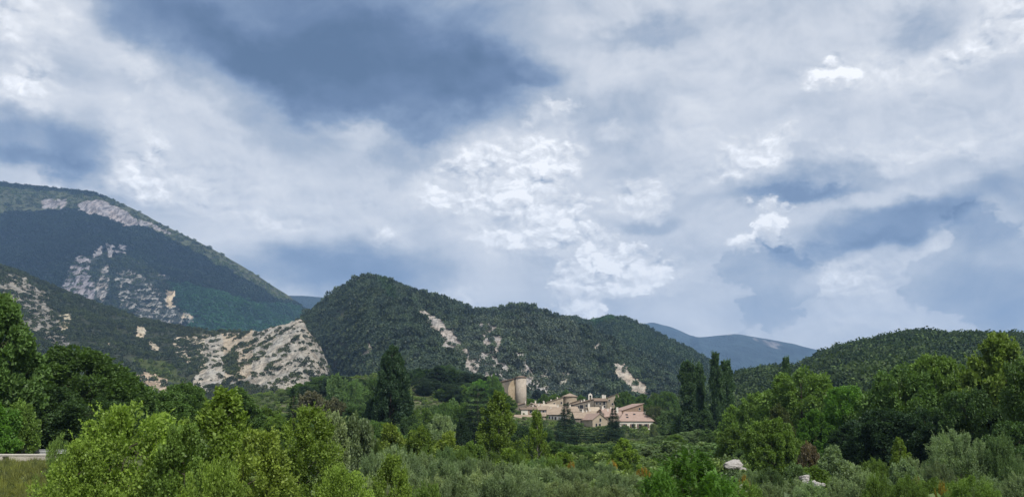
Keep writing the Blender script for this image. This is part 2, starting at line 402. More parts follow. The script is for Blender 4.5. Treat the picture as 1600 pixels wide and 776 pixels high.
def scatter_points(L, n, rng, srange=(0, 1), size=(4, 7), crest_boost=0, densfn=None, maxr=.35):
    X, Y, Z = L['X'], L['Y'], L['Z']
    a = np.abs((X[:-1, 1:] - X[:-1, :-1]) * (Y[1:, :-1] - Y[:-1, :-1]))
    dn = L['dens'][:-1, :-1] * ((L['S'][:-1, :-1] >= srange[0]) & (L['S'][:-1, :-1] < srange[1]))
    if densfn is not None: dn = dn * densfn(L['qx'][:-1, :-1], L['qy'][:-1, :-1], X[:-1, :-1], Y[:-1, :-1])
    wgt = (a * dn).ravel(); cdf = np.cumsum(wgt); tot = cdf[-1]
    idx = np.searchsorted(cdf, rng.rand(n) * tot)
    r_, c_ = np.unravel_index(np.clip(idx, 0, len(wgt) - 1), a.shape)
    u, v = rng.rand(n), rng.rand(n)
    def il(A): return (A[r_, c_] * (1 - u) + A[r_, c_ + 1] * u) * (1 - v) + (A[r_ + 1, c_] * (1 - u) + A[r_ + 1, c_ + 1] * u) * v
    P_ = np.stack([il(X), il(Y), il(Z)], 1)
    sz = size[0] + (size[1] - size[0]) * rng.rand(n) ** 1.7
    L['pick'] = L['gcol'][r_, c_]
    return P_, sz
# ------------------------------------------------------------------ foliage meshes
def unit(v): return v / np.maximum(np.linalg.norm(v, axis=-1, keepdims=True), 1e-9)
def rand_dirs(rng, n): return unit(rng.normal(size=(n, 3)))
def leaves_mesh(name, pos, axis, nrm, length, width, tint, mat, fold=.25):
    """one bent diamond per leaf: pos = leaf base, axis = along the leaf, nrm = its facing"""
    axis = unit(axis); side = unit(np.cross(axis, nrm)); up = np.cross(side, axis)
    L = np.asarray(length)[:, None]; Wd = np.asarray(width)[:, None]
    a = pos; b = pos + axis * L * .45 + side * Wd * .5 + up * L * fold * .3
    c = pos + axis * L - up * L * fold * .35; d = pos + axis * L * .45 - side * Wd * .5 + up * L * fold * .3
    V = np.stack([a, b, c, d], 1).reshape(-1, 3); n = len(pos)
    return V, np.arange(n * 4).reshape(n, 4), np.repeat(tint, 4)
def puff_leaves(rng, C, Rr, A, per, ll, lw, droop=.0, alignf=.5, shell=.55, upn=.5):
    """leaves filling ellipsoid puffs C (n,3) with radii Rr (n,) stretched along axes A (n,3) of length ratio |A|"""
    n = len(C); tot = n * per
    ci = np.repeat(np.arange(n), per)
    d = rand_dirs(rng, tot); r = (shell + (1 - shell) * rng.rand(tot) ** .7)[:, None]
    el = np.linalg.norm(A, axis=1); ax = unit(A)
    off = d * r
    al = (off * ax[ci]).sum(1, keepdims=True)
    off = off + ax[ci] * al * (el[ci][:, None] - 1)
    pos = C[ci] + off * Rr[ci][:, None]
    nrm = unit(d * .7 + rng.normal(size=(tot, 3)) * .45 + np.array([0, 0, upn]))
    axis = unit(d * (1 - alignf) + ax[ci] * alignf + rng.normal(size=(tot, 3)) * .45 + np.array([0, 0, -droop]))
    pt = rng.rand(n)
    tint = np.clip(.5 * rng.rand(tot) + .5 * pt[ci], 0, 1)
    sz = .7 + .6 * rng.rand(tot)
    return pos, axis, nrm, ll * sz, lw * sz, tint
def tube(P, Rd, k=6):
    P = np.asarray(P, float); n = len(P); V = []; 
    for i_ in range(n):
        d = P[min(i_ + 1, n - 1)] - P[max(i_ - 1, 0)]; d = d / (np.linalg.norm(d) + 1e-9)
        u = np.cross(d, [.31, .87, .2]); u /= np.linalg.norm(u) + 1e-9; v = np.cross(d, u)
        th = np.linspace(0, 2 * np.pi, k, endpoint=False)
        V.append(P[i_] + Rd[i_] * (np.cos(th)[:, None] * u + np.sin(th)[:, None] * v))
    V = np.concatenate(V); Fq = []
    for i_ in range(n - 1):
        for q in range(k): Fq.append((i_ * k + q, i_ * k + (q + 1) % k, (i_ + 1) * k + (q + 1) % k, (i_ + 1) * k + q))
    return V, np.array(Fq)
def join(parts):
    V = []; Fq = []; o = 0
    for v, f in parts: V.append(v); Fq.append(f + o); o += len(v)
    return np.concatenate(V), np.concatenate(Fq)
def trunk_mesh(name, rng, H, top, r0_, ends, mat, lean=0.0, stems=1):
    parts = []
    for s_ in range(stems):
        a = rng.rand() * 6.28; sp = 0 if stems == 1 else .12 * H
        ts = np.linspace(0, 1, 9)
        P_ = np.stack([np.cos(a) * sp * ts + lean * H * ts ** 2 + .02 * H * np.cumsum(rng.normal(size=9)) * .4, np.sin(a) * sp * ts + .02 * H * np.cumsum(rng.normal(size=9)) * .4, ts * top * H - .02 * H], 1)
        P_[0, :2] = np.array([np.cos(a), np.sin(a)]) * r0_ * (stems > 1)
        rd = r0_ * (1 - ts * .82) * (1 + .5 * np.exp(-ts * 14)); parts.append(tube(P_, rd, 8))
        for e in ends[s_::stems]:
            z0 = np.clip(e[2] - np.hypot(e[0], e[1]) * (.5 + .5 * rng.rand()), .12 * H, top * H * .95)
            k = z0 / (top * H) * 8; k0 = int(k); b0 = P_[k0] + (P_[min(k0 + 1, 8)] - P_[k0]) * (k - k0)
            mid = (b0 + e) / 2 + rng.normal(size=3) * .02 * H + np.array([0, 0, -.02 * H])
            rb = max(r0_ * (1 - k / 8 * .82) * .45, .004 * H)
            q = np.linspace(0, 1, 5)[:, None]
            B = (1 - q) ** 2 * b0 + 2 * q * (1 - q) * mid + q ** 2 * e
            parts.append(tube(B, rb * (1 - q[:, 0] * .8), 5))
    V, Fq = join(parts)
    return mesh_np(name, V, Fq, [mat], smooth=True)

bark, t = new_mat('bark')
pos = t.new('ShaderNodeTexCoord').outputs['Object']
n = t.noise(t.vmath('MULTIPLY', pos, (6, 6, 1.5)), 2, 5, .6)
finish(t, t.mix(n, (.05, .04, .03), (.13, .11, .085)), .95, n, .1, .05)
pale_bark, t = new_mat('pale_bark')
pos = t.new('ShaderNodeTexCoord').outputs['Object']
n = t.noise(t.vmath('MULTIPLY', pos, (6, 6, 1.5)), 2, 5, .6)
finish(t, t.mix(n, (.16, .15, .12), (.42, .40, .34)), .9, n, .1, .05)
leafy = leaf_material('leaves', None, .28, .32)
needle = leaf_material('needles', None, .08, .32)

KIND = {}
def mk_crown(rng, name, H, W, prof, npf, prs, per, ll, lw, mat, up=.6, lump=.25, fill=.45, stretch_=1.4, z0=.1, droop=0., alignf=.5, shell=.5, ntw=36, r0_=.02, top=.85, bk=None, stems=1, upn=.5, sprays=0, spray_len=.12, gaps=0.0, lean=0.0):
    """H, W metres. prof(t): relative radius at relative height t. npf puffs of relative radius prs[0]..prs[1]."""
    C = []; A = []; Rr = []
    ph = rng.rand(6) * 6.28
    tries = 0
    while len(C) < npf and tries < npf * 40:
        tries += 1
        t_ = rng.rand(); a = rng.rand() * 6.28; rad = prof(t_)
        if rng.rand() > rad + .12: continue
        lm = 1 + lump * (math.sin(2 * a + ph[0] + 5 * t_) * .5 + math.sin(3 * a + ph[1] - 7 * t_) * .4 + math.sin(5 * a + ph[2] + 11 * t_) * .35 + rng.normal() * .25)
        if gaps and math.sin(3 * a + ph[3] + 9 * t_) + math.sin(2 * a + ph[4] - 13 * t_) > 2 - 2.4 * gaps: continue
        k = fill + (1 - fill) * rng.rand() ** .55
        r = rad * W / 2 * lm * k
        pr = (prs[0] + (prs[1] - prs[0]) * rng.rand()) * (.55 + .45 * rad)
        C.append((r * math.cos(a) + lean * H * t_ ** 2, r * math.sin(a), H * (z0 + (1 - z0) * t_)))
        o = np.array([math.cos(a), math.sin(a), 0.0])
        A.append(unit(o * (1 - up) + np.array([0, 0, up]) + rng.normal(size=3) * .18) * stretch_)
        Rr.append(pr * W)
    C = np.array(C); A = np.array(A); Rr = np.array(Rr)
    p_, ax, nm, l_, w_, ti = puff_leaves(rng, C, Rr, A, per, ll, lw, droop, alignf, shell, upn)
    if sprays:      # single shoots that break the outline
        ci = rng.randint(0, len(C), sprays); o = unit(C[ci] * [1, 1, 0] + 1e-6)
        dr = unit(o * (1 - up) + np.array([0, 0, up + .1]) + rng.normal(size=(sprays, 3)) * .25)
        m_ = 14; q = np.tile(np.linspace(.2, 1, m_), sprays)[:, None]; si = np.repeat(np.arange(sprays), m_)
        Ls = (spray_len * W * (.5 + rng.rand(sprays)))[si][:, None]
        pp = C[ci][si] + dr[si] * (Rr[ci][si][:, None] * .8 + Ls * q)
        sd_ = rand_dirs(rng, len(pp))
        p_ = np.concatenate([p_, pp]); ax = np.concatenate([ax, unit(dr[si] * .6 + sd_ * .7)]); nm = np.concatenate([nm, unit(rand_dirs(rng, len(pp)) + [0, 0, .5])])
        sc_ = 1 - .4 * q[:, 0]
        l_ = np.concatenate([l_, ll * sc_]); w_ = np.concatenate([w_, lw * sc_]); ti = np.concatenate([ti, .45 + .55 * rng.rand(len(pp))])
    V, Fq, tt = leaves_mesh(name, p_, ax, nm, l_, w_, ti, mat)
    crown = mesh_np(name + '_crown', V, Fq, [mat], dict(tint=tt))
    ends = C[rng.permutation(len(C))[:ntw]]
    tr = trunk_mesh(name + '_trunk', rng, H, top, r0_ * H, list(ends), bk or bark, lean, stems)
    zmax = np.percentile(V[:, 2], 99.7); rx = np.percentile(np.abs(V[:, 0]), 98)
    KIND[name] = (crown, tr, zmax, 2 * rx)

def P_round(t_): return math.sqrt(max(0, 1 - (2 * t_ - .9) ** 2 / 1.25)) if t_ < .97 else .25
def P_wide(t_): return math.sqrt(max(0.02, 1 - (2 * t_ - .75) ** 2 / 1.6))
def P_cone(t_): return min(1, t_ / .3 + .45) * (1 - t_) ** .5 + .04
def P_taper(t_): return min(1, .5 + t_ * 2.2) * (1 - t_ ** 2.2) ** .8 + .03
def P_dome(t_): return math.sqrt(max(0, 1 - t_ ** 2.1)) + .02
def P_column(t_): return (.8 + .2 * math.sin(9 * t_)) * (1 if t_ < .6 else 1 - (t_ - .6) * 1.6)
def P_bigdark(t_): return min(1, .72 + t_ * .7) * (1 - t_ ** 2.8) ** .62 + .05

rs = np.random.RandomState
mk_crown(rs(1), 'near_a', 7, 7.2, P_dome, 230, (.045, .085), 170, .15, .11, leafy, up=.55, lump=.16, z0=.0, fill=.55, sprays=160, spray_len=.07, stems=3, r0_=.006, ntw=20)
mk_crown(rs(2), 'near_b', 7.5, 6.0, P_taper, 210, (.05, .09), 170, .15, .11, leafy, up=.62, lump=.2, z0=.0, fill=.5, sprays=150, spray_len=.08, stems=3, r0_=.006, ntw=20)
mk_crown(rs(3), 'upright_a', 9, 4.6, P_cone, 190, (.05, .09), 120, .2, .13, leafy, up=.8, gaps=.3, lump=.34, z0=.02, stretch_=2.2, fill=.3, sprays=150, spray_len=.11, r0_=.01, ntw=60, top=.95, bk=pale_bark, alignf=.65)
mk_crown(rs(4), 'upright_b', 9, 3.4, P_taper, 130, (.05, .08), 110, .2, .13, leafy, up=.85, lump=.32, z0=.02, stretch_=2.6, fill=.25, sprays=170, spray_len=.16, r0_=.01, ntw=60, top=.97, bk=pale_bark, alignf=.65, gaps=.35)
mk_crown(rs(5), 'lombardy', 22, 4.2, P_column, 230, (.08, .15), 130, .42, .3, leafy, up=.93, lump=.5, z0=.04, stretch_=2.6, fill=.25, sprays=230, spray_len=.3, r0_=.012, ntw=70, top=.97, bk=pale_bark, alignf=.7, gaps=.5)
mk_crown(rs(6), 'big_dark', 22, 9, P_bigdark, 330, (.045, .085), 130, .45, .28, leafy, up=.82, lump=.2, z0=.02, stretch_=1.9, fill=.4, sprays=200, spray_len=.07, r0_=.012, ntw=40, alignf=.6)
mk_crown(rs(7), 'mid_a', 14, 13, P_round, 260, (.04, .085), 150, .42, .3, leafy, up=.3, lump=.3, z0=.06, fill=.5, sprays=170, spray_len=.05, r0_=.016, ntw=70, gaps=.15, upn=.9)
mk_crown(rs(8), 'mid_b', 14, 14, P_wide, 240, (.05, .095), 150, .42, .3, leafy, up=.25, lump=.35, z0=.04, fill=.5, sprays=150, spray_len=.05, r0_=.016, ntw=70, gaps=.3, upn=.9)
mk_crown(rs(9), 'mid_c', 14, 11, P_taper, 240, (.045, .09), 150, .42, .3, leafy, up=.5, lump=.3, z0=.03, fill=.5, sprays=200, spray_len=.07, r0_=.016, ntw=60, gaps=.2, upn=.7)
mk_crown(rs(10), 'willow_a', 4, 5.4, P_dome, 200, (.045, .085), 210, .15, .045, leafy, up=.5, lump=.22, z0=.0, fill=.5, stretch_=1.6, sprays=240, spray_len=.08, r0_=.008, stems=4, ntw=40, alignf=.6, upn=.3)
mk_crown(rs(11), 'willow_b', 4, 4.6, P_taper, 170, (.05, .09), 210, .14, .05, leafy, up=.65, lump=.3, z0=.0, fill=.5, stretch_=1.8, sprays=260, spray_len=.1, r0_=.008, stems=4, ntw=40, alignf=.6, upn=.3)
mk_crown(rs(12), 'small_a', 6, 6, P_dome, 120, (.06, .12), 110, .33, .22, leafy, up=.35, lump=.3, z0=.0, fill=.5, sprays=90, spray_len=.07, r0_=.01, stems=3, ntw=30, gaps=.2, upn=.8)
mk_crown(rs(13), 'small_b', 6, 5, P_taper, 110, (.06, .12), 110, .33, .22, leafy, up=.5, lump=.35, z0=.0, fill=.5, sprays=100, spray_len=.09, r0_=.01, stems=2, ntw=30, gaps=.25, upn=.8)
mk_crown(rs(14), 'pine', 9, 6.5, P_wide, 130, (.06, .12), 120, .36, .07, needle, up=.2, lump=.35, z0=.15, fill=.35, stretch_=1.3, sprays=60, spray_len=.06, r0_=.014, ntw=50, gaps=.4, upn=1.2)
mk_crown(rs(15), 'broom', 1.6, 2.2, P_dome, 70, (.06, .12), 140, .1, .05, leafy, up=.85, lump=.3, z0=0, stretch_=2.2, sprays=120, spray_len=.14, r0_=.008, stems=4, ntw=25, alignf=.8)

def plated(rng, name, H, W, tiers, flat, per, ll, lw, mat, prof, droop=.1, nb=9):
    """conifers: whorls of boughs carrying flat sprays of needles"""
    pos = []; ax = []; nm = []; ends = []; tt = []
    for k in range(tiers):
        t_ = (k + .5 * rng.rand()) / tiers; z = H * (.06 + .93 * t_); rr = prof(t_) * W / 2
        b = max(4, int(nb * (1 - t_ * .4)))
        for q in range(b):
            a = q * 6.283 / b + rng.rand() * .9 + k; L = rr * (.7 + .5 * rng.rand())
            m_ = int(per * (.25 + L / (W / 2)))
            u = rng.rand(m_) ** .7; half_w = .26 * L * (1 - u * .55) + .03 * W
            v = rng.normal(size=m_) * half_w * .6
            o = np.array([math.cos(a), math.sin(a)]); sd_ = np.array([-o[1], o[0]])
            xy = o[None] * (u * L)[:, None] + sd_[None] * v[:, None]
            zz = z + flat * L * u ** 2 - droop * L * u - np.abs(v) * .15 + rng.normal(size=m_) * .012 * H
            pos.append(np.column_stack([xy, zz])); d = np.column_stack([o[0] + sd_[0] * v / (half_w + .01) * .6, o[1] + sd_[1] * v / (half_w + .01) * .6, rng.normal(size=m_) * .25])
            ax.append(d); nm.append(unit(np.array([0, 0, 1]) + rng.normal(size=(m_, 3)) * .45)); tt.append(np.clip(.3 * rng.rand() + .7 * rng.rand(m_), 0, 1))
            if rng.rand() < .5: ends.append(np.array([o[0] * L * .8, o[1] * L * .8, z - droop * L * .6]))
    pos = np.concatenate(pos); n_ = len(pos); sz = .7 + .6 * rng.rand(n_)
    V, Fq, ti = leaves_mesh(name, pos, np.concatenate(ax), np.concatenate(nm), ll * sz, lw * sz, np.concatenate(tt), mat, .1)
    KIND[name] = (mesh_np(name + '_crown', V, Fq, [mat], dict(tint=ti)), trunk_mesh(name + '_trunk', rng, H, .97, .014 * H, ends, bark), np.percentile(V[:, 2], 99.8), 2 * np.percentile(np.abs(V[:, 0]), 99))
plated(rs(21), 'fir', 14, 6.5, 22, .1, 90, .42, .12, needle, lambda t_: (1 - t_) ** .85 + .02, .22)
plated(rs(22), 'cedar', 14, 10, 11, .12, 330, .42, .12, needle, lambda t_: min(1, .7 + t_) * (1 - t_ ** 2) ** .7 + .06, .05, 8)

def fronds(rng, name, H, W):
    """feathery compound leaves in arching sprays (false acacia / walnut like sapling thicket)"""
    nb = 420; t_ = rng.rand(nb) ** .8; a = rng.rand(nb) * 6.283
    rad = np.sqrt(np.maximum(0, 1 - t_ ** 2)) * W / 2 * (.35 + .65 * rng.rand(nb) ** .5) * (1 + .2 * np.sin(3 * a + 1) + .15 * np.sin(5 * a + t_ * 6))
    base = np.stack([rad * np.cos(a), rad * np.sin(a), H * t_ * (1 + .1 * np.sin(4 * a))], 1)
    out = np.stack([np.cos(a), np.sin(a), np.zeros(nb)], 1)
    P_, A_, N_, T_ = [], [], [], []
    for i_ in range(nb):
        for f_ in range(6):
            d = unit(out[i_] * .8 + rng.normal(size=3) * .6 + np.array([0, 0, .35])); L = (.42 + .3 * rng.rand())
            m_ = 13; q = np.linspace(.12, 1, m_); c_ = base[i_] + rng.normal(size=3) * .14 + d * (q * L)[:, None] + np.array([0, 0, -.3]) * (q ** 2 * L)[:, None]
            s_ = unit(np.cross(d, [0, 0, 1])); tn = rng.rand()
            for sg in (-1, 1):
                P_.append(c_); A_.append(np.tile(s_ * sg + d * .5, (m_, 1)) + rng.normal(size=(m_, 3)) * .12); N_.append(np.tile(unit(np.cross(s_, d)), (m_, 1)) + rng.normal(size=(m_, 3)) * .2); T_.append(np.full(m_, tn) * .6 + rng.rand(m_) * .4)
    P_ = np.concatenate(P_); n_ = len(P_)
    V, Fq, ti = leaves_mesh(name, P_, np.concatenate(A_), np.concatenate(N_), np.full(n_, .13), np.full(n_, .055), np.concatenate(T_), leafy, .1)
    KIND[name] = (mesh_np(name + '_crown', V, Fq, [leafy], dict(tint=ti)), trunk_mesh(name + '_trunk', rng, H, .8, .01 * H, list(base[:50]), bark, stems=4), np.percentile(V[:, 2], 99.7), 2 * np.percentile(np.abs(V[:, 0]), 98))
fronds(rs(31), 'frond', 4.2, 5.5)

# low detail clumps for the far woods (only ever seen as a mass)
def clump_mesh(name, seed, n, ll, mat, tall=1.0, core=True):
    rng = rs(seed); d = rand_dirs(rng, n); d[:, 2] = np.abs(d[:, 2]) * 1.1 - .25; d = unit(d)
    lump = 1 + .28 * np.sin(4 * d[:, 0] + seed) * np.sin(4 * d[:, 1] + 2) + .15 * rng.normal(size=n)
    pos = d * (.42 * lump)[:, None] * [1, 1, tall] + [0, 0, .45 * tall]
    V, Fq, ti = leaves_mesh(name, pos, unit(d + rng.normal(size=(n, 3)) * .8), unit(d + rng.normal(size=(n, 3)) * .5 + [0, 0, .3]), np.full(n, ll), np.full(n, ll * .8), rng.rand(n), mat)
    return mesh_np(name, V, Fq, [mat], dict(tint=ti))

def gn_scatter(name, label, Pn, sz, rng, mesh, tall=(.8, 1.25), kind='stuff', icol=None):
    me = mesh_np(name, Pn, np.zeros((0, 4), int), [], dict(size=sz, rot=rng.rand(len(Pn)) * 6.283, tall=tall[0] + (tall[1] - tall[0]) * rng.rand(len(Pn)), **({} if icol is None else dict(icol=icol))))
    o = link(name, me, kind=kind, label=label)
    src = bpy.data.objects.new(name + '_source', mesh)
    g = bpy.data.node_groups.new(name, 'GeometryNodeTree')
    g.interface.new_socket('Geometry', in_out='INPUT', socket_type='NodeSocketGeometry')
    g.interface.new_socket('Geometry', in_out='OUTPUT', socket_type='NodeSocketGeometry')
    N = g.nodes.new; Lk = g.links.new
    gi, go = N('NodeGroupInput'), N('NodeGroupOutput'); ip = N('GeometryNodeInstanceOnPoints'); ob = N('GeometryNodeObjectInfo'); ob.inputs['Object'].default_value = src
    ob.inputs['As Instance'].default_value = True
    def na(nm):
        q = N('GeometryNodeInputNamedAttribute'); q.data_type = 'FLOAT'; q.inputs['Name'].default_value = nm; return q.outputs['Attribute']
    cs = N('ShaderNodeCombineXYZ'); mu = N('ShaderNodeMath'); mu.operation = 'MULTIPLY'; s_ = na('size'); Lk(s_, mu.inputs[0]); Lk(na('tall'), mu.inputs[1])
    Lk(s_, cs.inputs[0]); Lk(s_, cs.inputs[1]); Lk(mu.outputs[0], cs.inputs[2])
    cr = N('ShaderNodeCombineXYZ'); Lk(na('rot'), cr.inputs[2])
    Lk(gi.outputs[0], ip.inputs['Points']); Lk(ob.outputs['Geometry'], ip.inputs['Instance']); Lk(cr.outputs[0], ip.inputs['Rotation']); Lk(cs.outputs[0], ip.inputs['Scale']); Lk(ip.outputs[0], go.inputs[0])
    m_ = o.modifiers.new('scatter', 'NODES'); m_.node_group = g
    return o

# ------------------------------------------------------------------ the hills
HM_far = hill_material('far_hill', 600); HM_big = hill_material('big_mountain', 60, (1, .22, .3)); HM_mid = hill_material('wooded_hill', 26, (1, .35, .9), .55); HM_right = hill_material('near_hill', 14)

blue = make_layer('hill_blue_ridge', 'distant blue mountain ridge with a pale bare strip', [(960, 520, 9000), (1000, 507, 9200), (1020, 503, 9200), (1048, 510, 9200), (1080, 524, 8800), (1092, 527, 8300), (1120, 524, 8300), (1148, 521, 8200), (1200, 529, 8200), (1240, 537, 8200), (1282, 547, 8000), (1340, 565, 7600), (1500, 600, 7000)],
    [(960, 6000, 0), (1500, 5500, 0)], 31, 300, 110, 130, 900,
    [([(1175, 527), (1205, 531), (1235, 545), (1240, 551), (1205, 543), (1180, 533)], .6, (.22, .21, .21), 1), ([(1120, 523), (1150, 521), (1190, 528), (1160, 526)], .35, (.3, .3, .3), 1)], [], (.028, .045, .045), HM_far, wob=3, crest_n=10)
back = make_layer('hill_behind_gap', 'dark blue wooded ridge in the gap between mountains', [(380, 466, 6400), (450, 461, 6400), (480, 462, 6400), (510, 465, 6400), (560, 480, 6200), (700, 520, 6000)],
    [(380, 5000, 0), (700, 5000, 0)], 33, 160, 60, 60, 600, [], [], (.016, .028, .028), HM_far, wob=3, crest_n=8)

FOREST_CLOUD_SHADE = (.016, .024, .028); TEAL = (.024, .062, .044); OLIVE = (.068, .076, .040); GREYR = (.30, .29, .31)  # first colour: forest with a cloud's shadow painted in, not a darker wood
big = make_layer('mountain', 'big mountain darkened in colour for cloud shadow, with a grassy ridge and grey crags', [(-420, 252, 4300), (-150, 264, 4200), (0, 284, 4100), (60, 292, 4100), (120, 298, 4050), (150, 303, 4000), (170, 310, 4000), (210, 327, 3900), (250, 348, 3850), (290, 368, 3800), (340, 393, 3700), (380, 416, 3650), (420, 442, 3600), (450, 461, 3600), (475, 480, 3600), (520, 507, 3500), (640, 562, 3400)],
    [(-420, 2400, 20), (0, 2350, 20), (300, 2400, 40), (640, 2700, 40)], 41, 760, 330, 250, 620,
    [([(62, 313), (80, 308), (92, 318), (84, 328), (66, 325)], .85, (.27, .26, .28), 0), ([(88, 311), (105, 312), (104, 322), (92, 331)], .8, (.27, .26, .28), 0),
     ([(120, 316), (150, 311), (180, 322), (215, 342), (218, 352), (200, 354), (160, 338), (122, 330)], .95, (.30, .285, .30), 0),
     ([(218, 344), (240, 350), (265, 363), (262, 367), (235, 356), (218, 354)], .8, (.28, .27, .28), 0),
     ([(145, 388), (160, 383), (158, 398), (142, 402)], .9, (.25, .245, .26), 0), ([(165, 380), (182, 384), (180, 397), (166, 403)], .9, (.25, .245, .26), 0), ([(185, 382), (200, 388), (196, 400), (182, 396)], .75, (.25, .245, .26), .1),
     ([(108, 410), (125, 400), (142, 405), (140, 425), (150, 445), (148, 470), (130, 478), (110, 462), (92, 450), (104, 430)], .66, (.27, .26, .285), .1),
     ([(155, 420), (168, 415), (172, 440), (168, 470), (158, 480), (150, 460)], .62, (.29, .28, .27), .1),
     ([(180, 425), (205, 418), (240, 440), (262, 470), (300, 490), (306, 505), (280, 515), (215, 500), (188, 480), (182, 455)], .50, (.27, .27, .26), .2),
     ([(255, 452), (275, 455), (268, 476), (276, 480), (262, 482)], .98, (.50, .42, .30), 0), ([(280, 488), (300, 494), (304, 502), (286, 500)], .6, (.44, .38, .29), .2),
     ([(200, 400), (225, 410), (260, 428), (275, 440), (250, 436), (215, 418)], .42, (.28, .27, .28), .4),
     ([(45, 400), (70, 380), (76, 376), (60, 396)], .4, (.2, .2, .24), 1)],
    [([(-450, 200), (700, 200), (700, 620), (-450, 620)], FOREST_CLOUD_SHADE, 1.0),
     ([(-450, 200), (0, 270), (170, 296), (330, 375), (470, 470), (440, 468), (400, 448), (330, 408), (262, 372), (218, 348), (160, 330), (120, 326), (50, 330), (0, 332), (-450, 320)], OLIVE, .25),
     ([(-450, 240), (0, 274), (160, 294), (200, 312), (130, 303), (40, 296), (-450, 262)], FOREST_CLOUD_SHADE, 1),
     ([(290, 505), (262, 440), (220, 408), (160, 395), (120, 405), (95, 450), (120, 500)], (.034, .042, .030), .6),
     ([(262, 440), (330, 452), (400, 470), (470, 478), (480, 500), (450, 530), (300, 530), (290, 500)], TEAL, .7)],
    FOREST_CLOUD_SHADE, HM_big, wob=5, crest_n=6, power=.95, cliff=26)

FT = (.045, .05, .027)
left = make_layer('foothill', 'scrubby foothill dropping to a pale bare quarry-like slope', [(-260, 380, 1500), (-100, 395, 1500), (0, 415, 1500), (40, 429, 1500), (100, 456, 1500), (160, 476, 1480), (200, 490, 1450), (250, 505, 1420), (300, 513, 1400), (360, 518, 1380), (405, 518, 1240), (440, 508, 1200), (470, 500, 1180), (474, 503, 1180), (488, 524, 1160), (502, 548, 1140), (514, 574, 1110), (522, 600, 1080), (560, 640, 1000)],
    [(-260, 560, 0), (0, 600, 0), (300, 640, -6), (600, 620, -6)], 51, 640, 300, 34, 150,
    [([(0, 425), (25, 430), (60, 452), (85, 470), (80, 480), (95, 505), (110, 540), (85, 545), (60, 520), (20, 500), (0, 470)], .6, (.27, .26, .235), .4),
     ([(15, 430), (45, 438), (40, 460), (20, 452)], .75, (.28, .27, .24), .3), ([(90, 492), (112, 490), (108, 515), (95, 520)], .55, (.42, .38, .28), .4), ([(210, 510), (226, 512), (226, 532), (218, 532)], .9, (.46, .41, .32), .1),
     ([(230, 535), (248, 540), (245, 552), (232, 545)], .85, (.46, .41, .32), .1), ([(165, 532), (180, 536), (172, 540)], .7, (.4, .36, .28), .3),
     ([(262, 530), (290, 522), (340, 524), (345, 560), (320, 590), (300, 575), (275, 555)], .52, (.44, .40, .32), .45),
     ([(320, 530), (345, 520), (400, 519), (440, 508), (472, 500), (486, 522), (508, 560), (518, 580), (470, 600), (440, 612), (400, 600), (350, 598), (305, 605), (303, 590), (322, 575), (312, 550)], 2.3, (.36, .345, .305), .2),
     ([(345, 520), (395, 520), (392, 550), (396, 590), (350, 596), (352, 560)], 2.3, (.39, .34, .265), .2),
     ([(345, 560), (362, 552), (372, 560), (365, 590), (352, 582)], -.5, (.2, .2, .2), 3.5),
     ([(405, 628), (460, 600), (475, 604), (430, 632), (410, 640)], .85, (.40, .385, .34), .2),
     ([(200, 583), (235, 585), (262, 592), (262, 615), (215, 612)], .68, (.42, .35, .27), .3), ([(290, 605), (315, 600), (330, 612), (300, 625)], .8, (.40, .385, .34), .2)],
    [([(-300, 300), (0, 380), (250, 500), (330, 560), (250, 620), (-300, 700)], (.042, .050, .034), 1.0), ([(200, 560), (260, 565), (300, 600), (240, 595)], (.06, .075, .025), .6)], FT, HM_mid, wob=5, crest_n=1.5, power=1.05, cliff=7)

